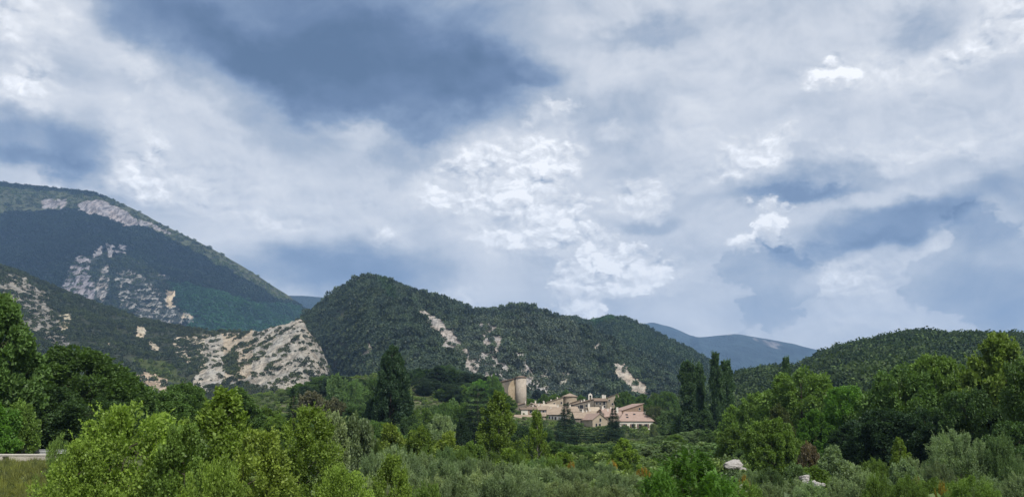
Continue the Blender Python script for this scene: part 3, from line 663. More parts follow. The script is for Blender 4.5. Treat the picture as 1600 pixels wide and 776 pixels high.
midh = make_layer('wooded_hill', 'wooded middle hill with a rounded peak and pale scree gullies', [(395, 568, 1300), (430, 543, 1290), (455, 518, 1300), (470, 506, 1310), (500, 481, 1330), (528, 460, 1350), (550, 446, 1360), (566, 441, 1360), (580, 441, 1360), (600, 447, 1370), (630, 459, 1390), (660, 468, 1400), (690, 475, 1410), (720, 486, 1420), (745, 493, 1420), (765, 493, 1420), (790, 486, 1410), (820, 483, 1400), (850, 491, 1390), (880, 503, 1380), (910, 516, 1380), (940, 526, 1380), (980, 544, 1370), (1040, 576, 1340), (1090, 608, 1280), (1140, 648, 1200)],
    [(395, 1290, 16), (505, 1180, 16), (535, 1010, 16), (580, 760, 20), (640, 680, 24), (800, 640, 24), (1140, 680, 10)], 61, 760, 300, 115, 210,
    [([(652, 482), (668, 484), (694, 508), (716, 532), (742, 558), (752, 582), (744, 592), (724, 578), (700, 548), (676, 520), (656, 496)], 1.3, (.37, .355, .34), .05),
     ([(556, 530), (574, 534), (592, 556), (606, 582), (598, 596), (584, 588), (566, 562)], .9, (.36, .33, .275), .15), ([(550, 560), (604, 556), (612, 606), (552, 610)], .55, (.36, .33, .27), .5),
     ([(745, 500), (768, 498), (784, 520), (782, 548), (770, 566), (752, 540)], .85, (.36, .34, .325), .15), ([(730, 552), (764, 552), (796, 576), (808, 604), (765, 600), (742, 582)], 1.2, (.38, .365, .35), .08),
     ([(798, 548), (818, 556), (840, 586), (856, 612), (846, 624), (818, 606)], 1.3, (.42, .41, .40), .05), ([(838, 560), (886, 566), (896, 604), (856, 610), (836, 590)], .7, (.38, .37, .32), .3), ([(856, 600), (890, 604), (880, 624), (850, 620)], .9, (.37, .355, .34), .2),
     ([(954, 564), (974, 568), (990, 588), (1008, 600), (1024, 614), (1014, 628), (988, 618), (964, 590)], 1.3, (.41, .375, .325), .05), ([(918, 528), (936, 532), (956, 560), (942, 562)], .85, (.42, .40, .37), .15)],
    [([(690, 505), (900, 500), (930, 620), (760, 620)], (.075, .078, .064), .75), ([(590, 440), (612, 450), (618, 478), (598, 470)], (.042, .062, .028), .9), ([(530, 485), (548, 490), (545, 510), (528, 505)], (.07, .075, .04), .7)],
    (.052, .060, .042), HM_mid, wob=6, crest_n=2.5, gully=-.35, power=1.0, cliff=8)
midr = make_layer('wooded_hill_behind', 'second wooded crest behind the middle hill', [(820, 525, 1800), (870, 501, 1850), (882, 498, 1850), (900, 499, 1850), (915, 504, 1800), (925, 505, 1760), (940, 499, 1740), (960, 497, 1720), (980, 500, 1700), (1000, 510, 1690), (1020, 519, 1680), (1050, 535, 1660), (1085, 552, 1640), (1110, 567, 1600), (1135, 593, 1560), (1170, 617, 1500), (1240, 645, 1450)],
    [(820, 1100, 20), (1240, 900, 4)], 71, 420, 170, 45, 200, [], [([(920, 480), (975, 485), (960, 505), (925, 512)], (.03, .055, .026), 1)], (.028, .038, .024), HM_mid, wob=4, crest_n=3, power=1.0)
right = make_layer('right_hill', 'dark wooded hill on the far side of the valley', [(1060, 642, 1000), (1130, 609, 1000), (1160, 594, 1000), (1200, 585, 980), (1248, 586, 960), (1268, 573, 900), (1300, 561, 880), (1330, 553, 870), (1370, 545, 860), (1400, 538, 850), (1430, 534, 850), (1455, 534, 850), (1490, 539, 840), (1520, 540, 830), (1560, 541, 820), (1600, 544, 810), (1700, 540, 800), (1900, 530, 800)],
    [(1060, 420, 2), (1300, 330, 2), (1900, 280, 2)], 81, 420, 170, 34, 130, [], [], (.022, .032, .014), HM_right, wob=4, crest_n=1.0, power=.9)

w_mid = leaf_material('far_leaves', 'point', .15, .25, .35, 90)
w_dark = leaf_material('far_dark_leaves', 'point', .12, .3, .3, 120)
w_scrub = leaf_material('scrub_leaves', 'point', .15, .35, .45, 60)
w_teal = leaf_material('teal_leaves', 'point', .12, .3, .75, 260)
c_lo = clump_mesh('far_clump', 3, 70, .34, w_mid)
c_sc = clump_mesh('scrub_clump', 5, 60, .36, w_scrub, .8)
c_dk = clump_mesh('dark_clump', 4, 70, .34, w_dark)
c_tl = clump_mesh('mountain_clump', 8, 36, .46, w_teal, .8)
c_hi = clump_mesh('hill_clump', 9, 220, .21, leaf_material('hill_leaves', (.044, .070, .032), .18, .25, .35, 50))
rg = rs(100)
def clearings(qx, qy, x, y):
    return .25 + 1.2 * sstep(.36, .56, fbm(x / 45, y / 110, 5, 25)) * (.35 + .65 * sstep(.38, .52, fbm(x / 10, y / 26, 3, 27)))
def streaks(qx, qy, x, y):
    base = .15 + 1.7 * sstep(.42, .62, fbm(x / 18, y / 18, 4, 5))
    z_ = (672 - qy) * y / FPX * 1.0                                   # height: the beds climb to the right
    u_ = x * .8 + z_ * .6; v_ = z_ * .8 - x * .6
    bed = .08 + 3.2 * sstep(.54, .74, fbm(u_ / 22, v_ / 3.2, 4, 15))
    return np.where(inpoly(qx, qy, [(300, 518), (480, 490), (530, 600), (440, 650), (290, 620)]), bed, base)
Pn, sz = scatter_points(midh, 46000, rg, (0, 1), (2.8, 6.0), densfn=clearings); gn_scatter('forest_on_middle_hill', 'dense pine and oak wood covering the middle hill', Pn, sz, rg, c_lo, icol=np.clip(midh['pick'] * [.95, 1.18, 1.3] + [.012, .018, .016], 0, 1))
Pn, sz = scatter_points(midh, 650, rg, (0, .02), (5, 9)); gn_scatter('crest_forest_on_middle_hill', 'ragged treeline along the crest of the middle hill', Pn, sz, rg, c_dk, (1, 1.6), icol=np.clip(midh['pick'] * [.95, 1.18, 1.3] + [.012, .018, .016], 0, 1))
Pn, sz = scatter_points(midh, 1300, rg, (0, 1), (6.5, 9.5)); gn_scatter('big_oaks_on_middle_hill', 'larger dark crowns standing out of the wood on the middle hill', Pn, sz, rg, c_dk, (.8, 1.3), icol=np.clip(midh['pick'] * [.7, .85, 1.0], 0, 1))
Pn, sz = scatter_points(right, 700, rg, (0.03, 1), (8, 13)); gn_scatter('big_oaks_on_right_hill', 'larger crowns standing out of the wood on the right hill', Pn, sz, rg, c_hi, (.75, 1.1))
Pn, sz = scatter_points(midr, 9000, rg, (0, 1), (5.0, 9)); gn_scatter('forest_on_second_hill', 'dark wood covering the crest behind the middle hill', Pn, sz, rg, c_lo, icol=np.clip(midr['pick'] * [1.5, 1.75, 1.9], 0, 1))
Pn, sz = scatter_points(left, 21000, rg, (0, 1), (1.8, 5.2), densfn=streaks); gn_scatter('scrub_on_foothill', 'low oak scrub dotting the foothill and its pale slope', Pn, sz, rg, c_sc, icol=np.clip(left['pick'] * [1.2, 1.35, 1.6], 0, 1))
Pn, sz = scatter_points(big, 42000, rg, (0, 1), (9, 17)); gn_scatter('forest_on_mountain', 'forest covering the big mountain, cloud shadow put into its colour', Pn - [0, 0, 2], sz, rg, c_tl, (.6, .9), icol=np.clip(big['pick'] * [1.15, 1.35, 1.1], 0, 1))  # tree colours repeat the cloud shadow painted on the slope
Pn, sz = scatter_points(right, 15000, rg, (0, 1), (5.5, 10.5)); gn_scatter('forest_on_right_hill', 'dense rounded trees covering the right hill', Pn, sz, rg, c_hi)
# ------------------------------------------------------------------ trees and shrubs, each one a thing
rt = rs(500)
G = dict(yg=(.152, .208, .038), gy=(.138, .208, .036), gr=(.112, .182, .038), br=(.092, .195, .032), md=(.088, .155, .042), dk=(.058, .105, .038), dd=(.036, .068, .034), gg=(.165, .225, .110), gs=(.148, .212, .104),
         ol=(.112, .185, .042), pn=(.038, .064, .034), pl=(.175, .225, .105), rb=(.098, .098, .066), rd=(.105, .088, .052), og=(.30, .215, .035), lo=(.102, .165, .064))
def plant(kind, name, label, cat, px, top, Y, wpx, col, group=None, tall=None, zg=None, jit=.06):
    crown, trunk, H0, W0_ = KIND[kind]
    x, _, zt = at(px, top, Y)
    g0 = float(ground_z(x, Y)) if zg is None else zg
    h = max(zt - g0, .8); wd = wpx / FPX * Y
    e = bpy.data.objects.new(name, None); COL.objects.link(e)
    e.empty_display_size = .1
    e.location = (x, Y, g0 - .05); e.rotation_euler = (0, 0, rt.rand() * 6.283)
    sxy = wd / W0_; e.scale = (sxy, sxy * (1 + jit * rt.normal()), h / H0)
    e['label'] = label; e['category'] = cat
    if group: e['group'] = group
    c = G[col] if isinstance(col, str) else col
    k = 1 + .08 * rt.normal()
    t_ = bpy.data.objects.new('trunk', trunk); COL.objects.link(t_); t_.parent = e
    o = bpy.data.objects.new('crown', crown); COL.objects.link(o); o.parent = e; o.color = (c[0] * k, c[1] * k, c[2] * k, 1)
    return e
TREES = [
 # left, behind the road
 ('mid_c', 'tree', 'tall dark tree cut by the left edge above the road, olive at its tip', 'tree', 2, 462, 82, 150, 'md'),
 ('mid_a', 'tree', 'broad dark green tree towering over the pale roadside wall', 'tree', 118, 545, 98, 180, 'md'),
 ('mid_c', 'tree', 'dark tree just right of the broadest one over the roadside wall', 'tree', 192, 575, 104, 120, 'md'),
 ('mid_b', 'tree', 'low spreading dark tree below the foot of the scrubby foothill', 'tree', 240, 606, 110, 120, 'md'),
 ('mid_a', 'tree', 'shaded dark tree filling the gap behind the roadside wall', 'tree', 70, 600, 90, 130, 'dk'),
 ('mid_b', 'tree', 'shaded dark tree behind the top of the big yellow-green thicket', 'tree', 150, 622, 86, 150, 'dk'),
 ('small_a', 'tree', 'small bright rounded tree at the left edge behind the wall', 'tree', -2, 632, 74, 66, 'br'),
 ('small_a', 'tree', 'small dense rounded tree beside the bright one behind the wall', 'tree', 36, 626, 77, 54, 'gr'),
 ('mid_a', 'tree', 'dark rounded tree in front of the pale scree slope', 'tree', 288, 600, 120, 95, 'md'),
 ('mid_c', 'tree', 'dark green tree behind the pale-stemmed young poplar', 'tree', 372, 606, 125, 80, 'md'),
 ('mid_b', 'tree', 'mid green tree below the streaked pale scree', 'tree', 408, 634, 135, 70, 'gr'),
 ('small_a', 'tree', 'low green tree left of the little dark fir', 'tree', 432, 648, 120, 50, 'gr'),
 # near yellow-green
 ('near_a', 'tree', 'large yellow-green leafy thicket tree beside the grassy verge', 'tree', 215, 634, 33, 225, 'gy'),
 ('near_b', 'tree', 'lower bright flank of the thicket right beside the grass', 'tree', 128, 690, 29, 130, 'gy'),
 ('near_b', 'tree', 'right shoulder of the yellow-green thicket below the scree', 'tree', 288, 664, 31, 130, 'gr'),
 ('pine', 'sapling', 'fresh green young pine with upright candles at the wall end', 'tree', 92, 680, 40, 44, 'gr'),
 ('upright_a', 'tree', 'young poplar with a pale stem below the quarried slope', 'tree', 345, 608, 42, 120, 'gy'),
 ('near_b', 'tree', 'yellowish young tree in front, right of the pale-stemmed poplar', 'tree', 408, 672, 30, 150, 'yg'),
 ('near_b', 'tree', 'pointed bright green tree between the yellowish one and the willows', 'tree', 482, 636, 44, 125, 'gy'),
 ('near_a', 'tree', 'low leafy bush between the two near yellow-green trees', 'bush', 336, 716, 26, 130, 'gy'),
 ('near_b', 'tree', 'short yellow-tipped tree at the front edge of the willow belt', 'tree', 612, 710, 36, 80, 'gy'),
 ('near_a', 'tree', 'dense green bush low in front of the pointed bright tree', 'bush', 540, 728, 32, 120, 'gy'),
 ('near_a', 'tree', 'rounded leafy bush below the short yellow-tipped tree', 'bush', 668, 754, 31, 70, 'gr'),
 # middle left
 ('small_b', 'tree', 'silvery green tree behind the pointed bright green one', 'tree', 520, 644, 80, 62, 'pl'),
 ('small_a', 'tree', 'pale rounded tree beside the silvery one', 'tree', 558, 648, 88, 62, 'gg'),
 ('fir', 'fir_tree', 'little dark fir standing alone at the foot of the scree', 'tree', 458, 616, 150, 30, 'dd'),
 ('big_dark', 'tree', 'very tall dark columnar tree towering over the valley', 'tree', 614, 541, 190, 60, (.036, .068, .034)),
 ('mid_c', 'tree', 'dark tree leaning against the tallest dark one', 'tree', 584, 622, 195, 48, 'dd'),
 ('mid_a', 'tree', 'dark olive tree left of the tallest dark one', 'tree', 556, 634, 205, 50, 'dk'),
 ('mid_a', 'tree', 'low dark tree at the right foot of the tallest dark one', 'tree', 640, 650, 180, 40, 'dk'),
 ('small_b', 'shrub', 'bare reddish brown shrub patch under the wooded hill foot', 'shrub', 488, 612, 210, 60, 'rb'),
 ('small_a', 'shrub', 'brown twiggy shrub right of the reddish bare patch', 'shrub', 520, 622, 205, 44, (.088, .092, .052)),
 ('small_b', 'tree', 'tiny white-green tree in front of the tallest dark one', 'tree', 578, 664, 120, 18, 'pl'),
 ('small_b', 'bush', 'feathery yellow-green bush in front of the tallest dark tree', 'bush', 612, 662, 108, 60, 'yg'),
 ('small_a', 'bush', 'feathery yellow-green bush right of the first feathery one', 'bush', 655, 667, 106, 56, 'gy'),
 ('small_b', 'bush', 'yellowish feathery bush left of the near young poplar', 'bush', 698, 674, 100, 52, 'yg'),
 ('small_a', 'bush', 'green bush at the left foot of the near young poplar', 'bush', 738, 690, 100, 44, 'gr'),
 ('mid_a', 'tree', 'bluish green rounded tree behind the feathery bushes', 'tree', 690, 648, 150, 46, 'gg'),
 ('mid_c', 'tree', 'bluish green tree between feathery bushes and layered cedar', 'tree', 722, 655, 155, 36, (.045, .085, .045)),
 ('cedar', 'cedar_tree', 'layered cedar with flat boughs left of the round keep', 'tree', 748, 606, 250, 52, 'pn'),
 ('upright_a', 'tree', 'near young poplar standing before the foot of the keep', 'tree', 777, 612, 112, 60, 'gy'),
 ('upright_b', 'tree', 'slender open young poplar before the left village roofs', 'tree', 838, 641, 100, 40, 'gy'),
 ('small_b', 'bush', 'yellow-green bush at the foot of the two young poplars', 'bush', 800, 700, 96, 60, 'gy'),
 ('small_b', 'bush', 'yellow-green bush right of the slender open poplar', 'bush', 880, 706, 98, 54, 'gy'),
 # below the village
 ('fir', 'fir_tree', 'broad dark conifer in front of the tall shuttered houses', 'tree', 884, 630, 335, 48, 'dd'),
 ('fir', 'fir_tree', 'pointed dark fir beside the white house', 'tree', 959, 637, 345, 32, 'dd'),
 ('cedar', 'cedar_tree', 'dark spreading conifer below the broad one by the shuttered houses', 'tree', 900, 668, 300, 70, 'dd'),
 ('cedar', 'cedar_tree', 'dark spreading conifer under the pointed fir', 'tree', 950, 671, 300, 62, 'dd'),
 ('pine', 'pine_tree', 'dark pine crown at the left end of the conifer row', 'tree', 868, 672, 290, 44, 'dd'),
 ('mid_a', 'tree', 'dark tree between the two young poplars and the lower roofs', 'tree', 815, 664, 230, 40, 'dk'),
 ('mid_a', 'tree', 'dark tree right under the lower left roofs', 'tree', 845, 668, 260, 40, 'dk'),
 ('mid_c', 'tree', 'green tree under the windows of the white house', 'tree', 1003, 688, 330, 34, 'md'),
 ('small_a', 'tree', 'pale flowering bush at the right corner of the white house', 'bush', 1021, 661, 345, 14, 'pl'),
 ('mid_a', 'tree', 'grey-green rounded tree below the white house', 'tree', 1040, 680, 215, 66, 'gs'),
 ('mid_b', 'tree', 'light green rounded tree right of the white house', 'tree', 1054, 638, 320, 50, 'lo'),
 ('mid_b', 'tree', 'olive tree left of the tallest poplar pair', 'tree', 1074, 656, 270, 46, 'md'),
 ('mid_a', 'tree', 'dark rounded tree behind the village upper right corner', 'tree', 975, 612, 420, 36, 'md'),
 ('mid_c', 'tree', 'green tree against the upper right stone house', 'tree', 1005, 616, 415, 40, 'md'),
 ('mid_a', 'tree', 'green tree between the upper village and the poplars', 'tree', 1042, 612, 400, 44, 'md'),
 ('mid_b', 'tree', 'olive bush-like tree behind the right annex', 'tree', 1022, 634, 390, 32, (.088, .112, .046)),
 ('lombardy', 'poplar_tree', 'leftmost of the slim dark poplars right of the village', 'tree', 1074, 565, 262, 36, (.070, .125, .052)),
 ('lombardy', 'poplar_tree', 'second slim poplar, forked beside the leftmost', 'tree', 1092, 568, 266, 24, (.070, .125, .052)),
 ('lombardy', 'poplar_tree', 'tallest and densest of the slim poplars', 'tree', 1117, 552, 258, 36, (.062, .112, .048)),
 ('lombardy', 'poplar_tree', 'slim poplar tucked against the right side of the tallest', 'tree', 1134, 564, 262, 32, (.066, .120, .050)),
 ('mid_c', 'tree', 'dark low tree between the two pairs of poplars', 'tree', 1100, 640, 255, 40, 'dk'),
 ('lombardy', 'poplar_tree', 'lone short poplar rising behind the big olive tree', 'tree', 1228, 559, 235, 24, (.066, .120, .050)),
 # right woods
 ('mid_b', 'tree', 'big olive yellow-topped tree before the right hill', 'tree', 1248, 578, 150, 130, 'ol'),
 ('mid_a', 'tree', 'lower left shoulder tree beneath the big olive one', 'tree', 1190, 612, 165, 78, 'ol'),
 ('mid_c', 'tree', 'reddish green tree in the shade of the big olive one', 'tree', 1216, 632, 140, 60, (.070, .092, .032)),
 ('mid_a', 'tree', 'bright green tree right of the big olive one', 'tree', 1322, 604, 132, 92, 'br'),
 ('mid_c', 'tree', 'green tree low between the olive and bright green ones', 'tree', 1272, 640, 125, 66, 'br'),
 ('mid_b', 'tree', 'tall dark tree with brownish tips, left of the woods centre', 'tree', 1402, 574, 112, 130, 'md'),
 ('mid_a', 'tree', 'olive-topped tall tree in the middle of the right woods', 'tree', 1458, 556, 112, 120, 'ol'),
 ('mid_c', 'tree', 'tallest tree of the right woods with an olive crown', 'tree', 1558, 524, 92, 150, (.125, .185, .042)),
 ('mid_b', 'tree', 'big dark tree cut by the right edge', 'tree', 1622, 548, 82, 130, 'md'),
 ('mid_a', 'tree', 'dark tree below the tallest of the right woods', 'tree', 1510, 610, 90, 110, 'dk'),
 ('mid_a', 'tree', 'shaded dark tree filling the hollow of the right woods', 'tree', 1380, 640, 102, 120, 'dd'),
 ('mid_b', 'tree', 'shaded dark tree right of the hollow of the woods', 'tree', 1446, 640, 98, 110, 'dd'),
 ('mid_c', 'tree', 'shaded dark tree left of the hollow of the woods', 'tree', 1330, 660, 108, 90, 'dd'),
 ('mid_a', 'tree', 'dark tree low at the right edge under the cut one', 'tree', 1585, 660, 74, 110, 'dk'),
 ('mid_a', 'tree', 'mid green rounded tree behind the white boulder', 'tree', 1204, 655, 92, 92, 'gr'),
 ('small_a', 'tree', 'green rounded tree between boulder tree and poplars', 'tree', 1146, 668, 150, 60, 'gr'),
 ('small_a', 'shrub', 'rust-brown dying shrub before the dark hollow', 'shrub', 1264, 692, 86, 40, 'rd'),
 ('small_b', 'bush', 'grey-green bush right of the rust-brown shrub', 'bush', 1298, 696, 82, 52, 'gs'),
 ('upright_a', 'sapling', 'bright young poplar sapling before the dark hollow', 'tree', 1404, 683, 76, 36, 'gy'),
 ('willow_a', 'willow_bush', 'big rounded grey-green willow right of the bright sapling', 'bush', 1492, 672, 68, 100, 'gs'),
 ('willow_b', 'willow_bush', 'dark grey-green willow beside the big rounded one', 'bush', 1562, 678, 66, 70, 'lo'),
 # riverbed, near
 ('frond', 'bush', 'vivid green feathery-leaved thicket in front', 'bush', 1078, 704, 44, 150, 'br'),
 ('frond', 'bush', 'lower right part of the vivid feathery-leaved thicket', 'bush', 1120, 738, 40, 110, 'br'),
 ('frond', 'bush', 'lower left part of the vivid feathery-leaved thicket', 'bush', 1032, 730, 42, 80, 'br'),
 ('upright_a', 'sapling', 'bright young poplar rising from the yellow broom', 'tree', 974, 684, 100, 46, 'gy'),
 ('small_a', 'bush', 'dark rounded bush between two patches of broom', 'bush', 912, 716, 92, 38, 'dk'),
 ('broom', 'broom', 'orange flowering broom at the foot of the feathery thicket', 'shrub', 1005, 730, 76, 32, 'og'),
 ('broom', 'broom', 'orange broom peeking left of the young poplar', 'shrub', 957, 719, 94, 22, 'og'),
 ('broom', 'broom', 'orange broom tuft left of the dark rounded bush', 'shrub', 893, 721, 94, 20, (.26, .17, .03)),
 ('broom', 'broom', 'orange broom under the white boulder', 'shrub', 1163, 741, 66, 20, 'og'),
 ('broom', 'broom', 'rusty broom among the willows at lower right', 'shrub', 1432, 745, 58, 26, (.17, .13, .04)),
 ('broom', 'broom', 'yellow-orange broom low at the right front', 'shrub', 1472, 752, 50, 28, (.22, .18, .03)),
 ('broom', 'broom', 'brownish dry broom left of the dark rounded bush', 'shrub', 872, 712, 98, 40, (.14, .10, .035)),
]
def pick(cond, n): return None
for (kind, nm, lab, cat, px, top, Y, wpx, col) in TREES:
    plant(kind, nm, lab, cat, px, top, Y, wpx, col)

# belts of look-alike bushes and trees: one group and one true label each
ORD = 'first second third fourth fifth sixth seventh eighth ninth tenth eleventh twelfth thirteenth fourteenth fifteenth sixteenth seventeenth eighteenth nineteenth twentieth twenty-first twenty-second'.split()
def belt(kinds, cols, n, x0, x1, topf, Yr, wr, name, label, cat, group, seed, zmin=1.2):
    r_ = rs(seed)
    for k in range(n):
        lab = label + ', ' + ORD[k] + ' from the left'
        px = x0 + (x1 - x0) * (k + .5 + .5 * (r_.rand() - .5)) / n
        Y = Yr[0] + (Yr[1] - Yr[0]) * r_.rand(); w_ = wr[0] + (wr[1] - wr[0]) * r_.rand()
        plant(kinds[r_.randint(len(kinds))], name, lab, cat, px, topf(px) + r_.normal() * 3.5, Y, w_, cols[r_.randint(len(cols))], group)
ip = lambda xs, ys: (lambda x: float(np.interp(x, xs, ys)))
W_ = ['willow_a', 'willow_b']
belt(W_, ['gg', 'gs', 'pl'], 15, 540, 1010, ip([540, 600, 700, 800, 900, 1010], [736, 745, 738, 744, 752, 764]), (44, 56), (62, 100), 'willow_bush', 'grey-green willow bush in the belt nearest the viewer', 'bush', 'near willow belt', 601)
belt(W_, ['gg', 'gs'], 15, 570, 1000, ip([570, 640, 760, 860, 1000], [700, 706, 722, 726, 744]), (60, 76), (46, 76), 'willow_bush', 'willow bush in the belt behind the nearest willows', 'bush', 'second willow belt', 602)
belt(W_, ['gs', 'lo', 'gr'], 14, 500, 1000, ip([500, 600, 700, 800, 900, 1000], [684, 690, 700, 708, 712, 722]), (80, 100), (38, 62), 'willow_bush', 'bush in the belt before the feathery yellow-green bushes and broom', 'bush', 'third willow belt', 603)
belt(W_, ['gs', 'gg', 'gr'], 14, 1150, 1640, ip([1150, 1250, 1350, 1450, 1640], [756, 748, 742, 748, 738]), (46, 58), (60, 90), 'willow_bush', 'willow bush in the front row under the right woods', 'bush', 'right willow belt', 604)
belt(W_ + ['small_a'], ['gs', 'lo', 'gr', 'gg'], 15, 1160, 1640, ip([1160, 1240, 1300, 1380, 1450, 1640], [738, 726, 716, 718, 722, 708]), (62, 78), (46, 70), 'willow_bush', 'bush in the second row at the foot of the right woods', 'bush', 'second right belt', 605)
belt(['small_a', 'small_b', 'mid_a'], ['gs', 'lo', 'md', 'gg'], 16, 980, 1230, ip([980, 1080, 1160, 1230], [694, 690, 694, 704]), (130, 175), (44, 70), 'bush', 'rounded bush massed between white boulder and slim poplars', 'bush', 'boulder thicket', 606)
belt(['mid_a', 'small_a', 'mid_c'], ['gs', 'lo', 'gr', 'md'], 11, 1036, 1200, ip([1036, 1080, 1140, 1200], [682, 672, 664, 662]), (200, 245), (34, 52), 'tree', 'rounded green tree at the foot of the slim poplars', 'tree', 'trees under the poplars', 607)
belt(['small_a', 'willow_a', 'mid_a'], ['gs', 'lo', 'dk', 'md'], 13, 790, 1010, ip([790, 880, 950, 1010], [694, 696, 694, 698]), (140, 190), (36, 56), 'bush', 'dull green bush between the dark conifers and the broom', 'bush', 'bushes under the conifers', 608)
belt(['mid_a', 'mid_b', 'mid_c'], ['dk', 'md', 'dd'], 11, 800, 1010, ip([800, 880, 950, 1010], [692, 696, 696, 700]), (235, 290), (34, 50), 'tree', 'dark tree in the row just below the village', 'tree', 'trees below the village', 609)
belt(['mid_a', 'mid_b', 'mid_c'], ['md', 'gr', 'lo', 'dk'], 14, 640, 790, ip([640, 700, 790], [640, 630, 634]), (250, 330), (34, 54), 'tree', 'green tree on the slope under the round keep', 'tree', 'trees under the keep', 610)
belt(['mid_a', 'mid_c', 'mid_b'], ['gr', 'md', 'br'], 12, 690, 800, ip([690, 740, 775, 800], [612, 598, 588, 640]), (400, 432), (24, 38), 'tree', 'bright green tree on the hilltop left of the round keep', 'tree', 'trees left of the keep', 611)
belt(['pine', 'mid_c', 'pine'], ['pn', 'dk', 'pn'], 22, 632, 765, ip([632, 680, 715, 765], [580, 574, 576, 590]), (440, 500), (26, 40), 'pine_tree', 'dark pine in the wood left of the keep', 'tree', 'pine wood left of the keep', 612)
belt(['pine', 'mid_a'], ['pn', 'dk', 'pn'], 16, 640, 745, ip([640, 690, 745], [598, 594, 608]), (400, 436), (24, 38), 'pine_tree', 'dark pine in the lower row left of the keep', 'tree', 'lower pine row', 613)
belt(['pine', 'mid_a', 'small_a'], ['pn', 'lo', 'md'], 20, 462, 600, ip([462, 500, 540, 600], [600, 588, 590, 600]), (330, 420), (26, 44), 'pine_tree', 'scrubby pine on the low rise right of the scree', 'tree', 'pines right of the scree', 614)
belt(['mid_a', 'small_a', 'mid_b'], ['md', 'lo', 'gs', 'gr'], 14, 380, 660, ip([380, 450, 520, 600, 660], [654, 658, 652, 662, 662]), (150, 185), (34, 54), 'tree', 'green tree behind the near yellow-green trees', 'tree', 'band behind the near trees', 615)
belt(['mid_a', 'mid_b', 'mid_c'], ['md', 'lo', 'dk'], 12, 330, 520, ip([330, 400, 470, 520], [628, 646, 652, 640]), (230, 300), (34, 54), 'tree', 'dark green tree along the foot of the pale scree', 'tree', 'trees at the foot of the scree', 616)
belt(['mid_a', 'mid_c', 'mid_b'], ['md', 'dk'], 9, -60, 330, ip([-60, 120, 330], [600, 606, 622]), (125, 160), (80, 110), 'tree', 'dark tree of the rear row behind the road', 'tree', 'rear row behind the road', 617)
belt(['mid_a', 'mid_c', 'mid_b'], ['md', 'dk', 'gr'], 13, 1140, 1340, ip([1140, 1180, 1240, 1340], [636, 630, 640, 640]), (180, 240), (40, 60), 'tree', 'green tree of the rear row left of the right woods', 'tree', 'rear row left of the right woods', 618)
belt(['mid_a', 'mid_c', 'mid_b'], ['md', 'dk'], 9, 1330, 1660, ip([1330, 1400, 1500, 1660], [616, 606, 590, 570]), (125, 155), (90, 120), 'tree', 'dark tree of the rear row of the right woods', 'tree', 'rear row of the right woods', 619)
belt(['mid_a', 'small_a', 'mid_c'], ['md', 'dk', 'gr'], 12, 800, 1030, ip([800, 830, 960, 1030], [618, 622, 622, 614]), (452, 480), (22, 34), 'tree', 'green tree on the hilltop behind the village roofs', 'tree', 'trees behind the village', 620)

# undergrowth and grass
r_ = rs(700)
n = 15000; Yq = 40 + 420 * r_.rand(n) ** .9; pxq = -150 + 1900 * r_.rand(n); X = (pxq - 800) / 1470 * Yq
keep = ~((X < -20) & (Yq < 84) & (X > -60))
X, Yq = X[keep], Yq[keep]
un = leaf_material('undergrowth_leaves', (.105, .150, .062), .25, .35, .5, 25)
gn_scatter('undergrowth', 'low scrub and brambles covering the valley floor', np.stack([X, Yq, ground_z(X, Yq) - .1], 1), .8 + 2.2 * r_.rand(len(X)) ** 2, r_, clump_mesh('undergrowth_clump', 12, 420, .16, un, .8), (.6, 1.1))
def tuft(name, seed, n, h, mat):
    r2 = rs(seed); a = r2.rand(n) * 6.283; rr = .25 * r2.rand(n)
    p_ = np.stack([rr * np.cos(a), rr * np.sin(a), np.zeros(n)], 1); ax = unit(np.stack([np.cos(a) * .35, np.sin(a) * .35, np.ones(n)], 1) + r2.normal(size=(n, 3)) * .2)
    V, Fq, ti = leaves_mesh(name, p_, ax, rand_dirs(r2, n) * [1, 1, .1], h * (.5 + r2.rand(n) * .7), np.full(n, .035), r2.rand(n), mat, .2)
    return mesh_np(name, V, Fq, [mat], dict(tint=ti))
gmat = leaf_material('grass_blades', (.135, .150, .052), .3, .35, .4, 4)
n = 16000; X = -52 + 38 * r_.rand(n); Yq = 28 + 46 * r_.rand(n)
kp = ~((Yq > 68.5) & (X < -33)); X, Yq = X[kp], Yq[kp]
gn_scatter('grass', 'long pale green grass on the verge before the wall', np.stack([X, Yq, ground_z(X, Yq) - .03], 1), (.3 + .5 * r_.rand(len(X))), r_, tuft('grass_tuft', 3, 46, .75, gmat), (.7, 1.3))
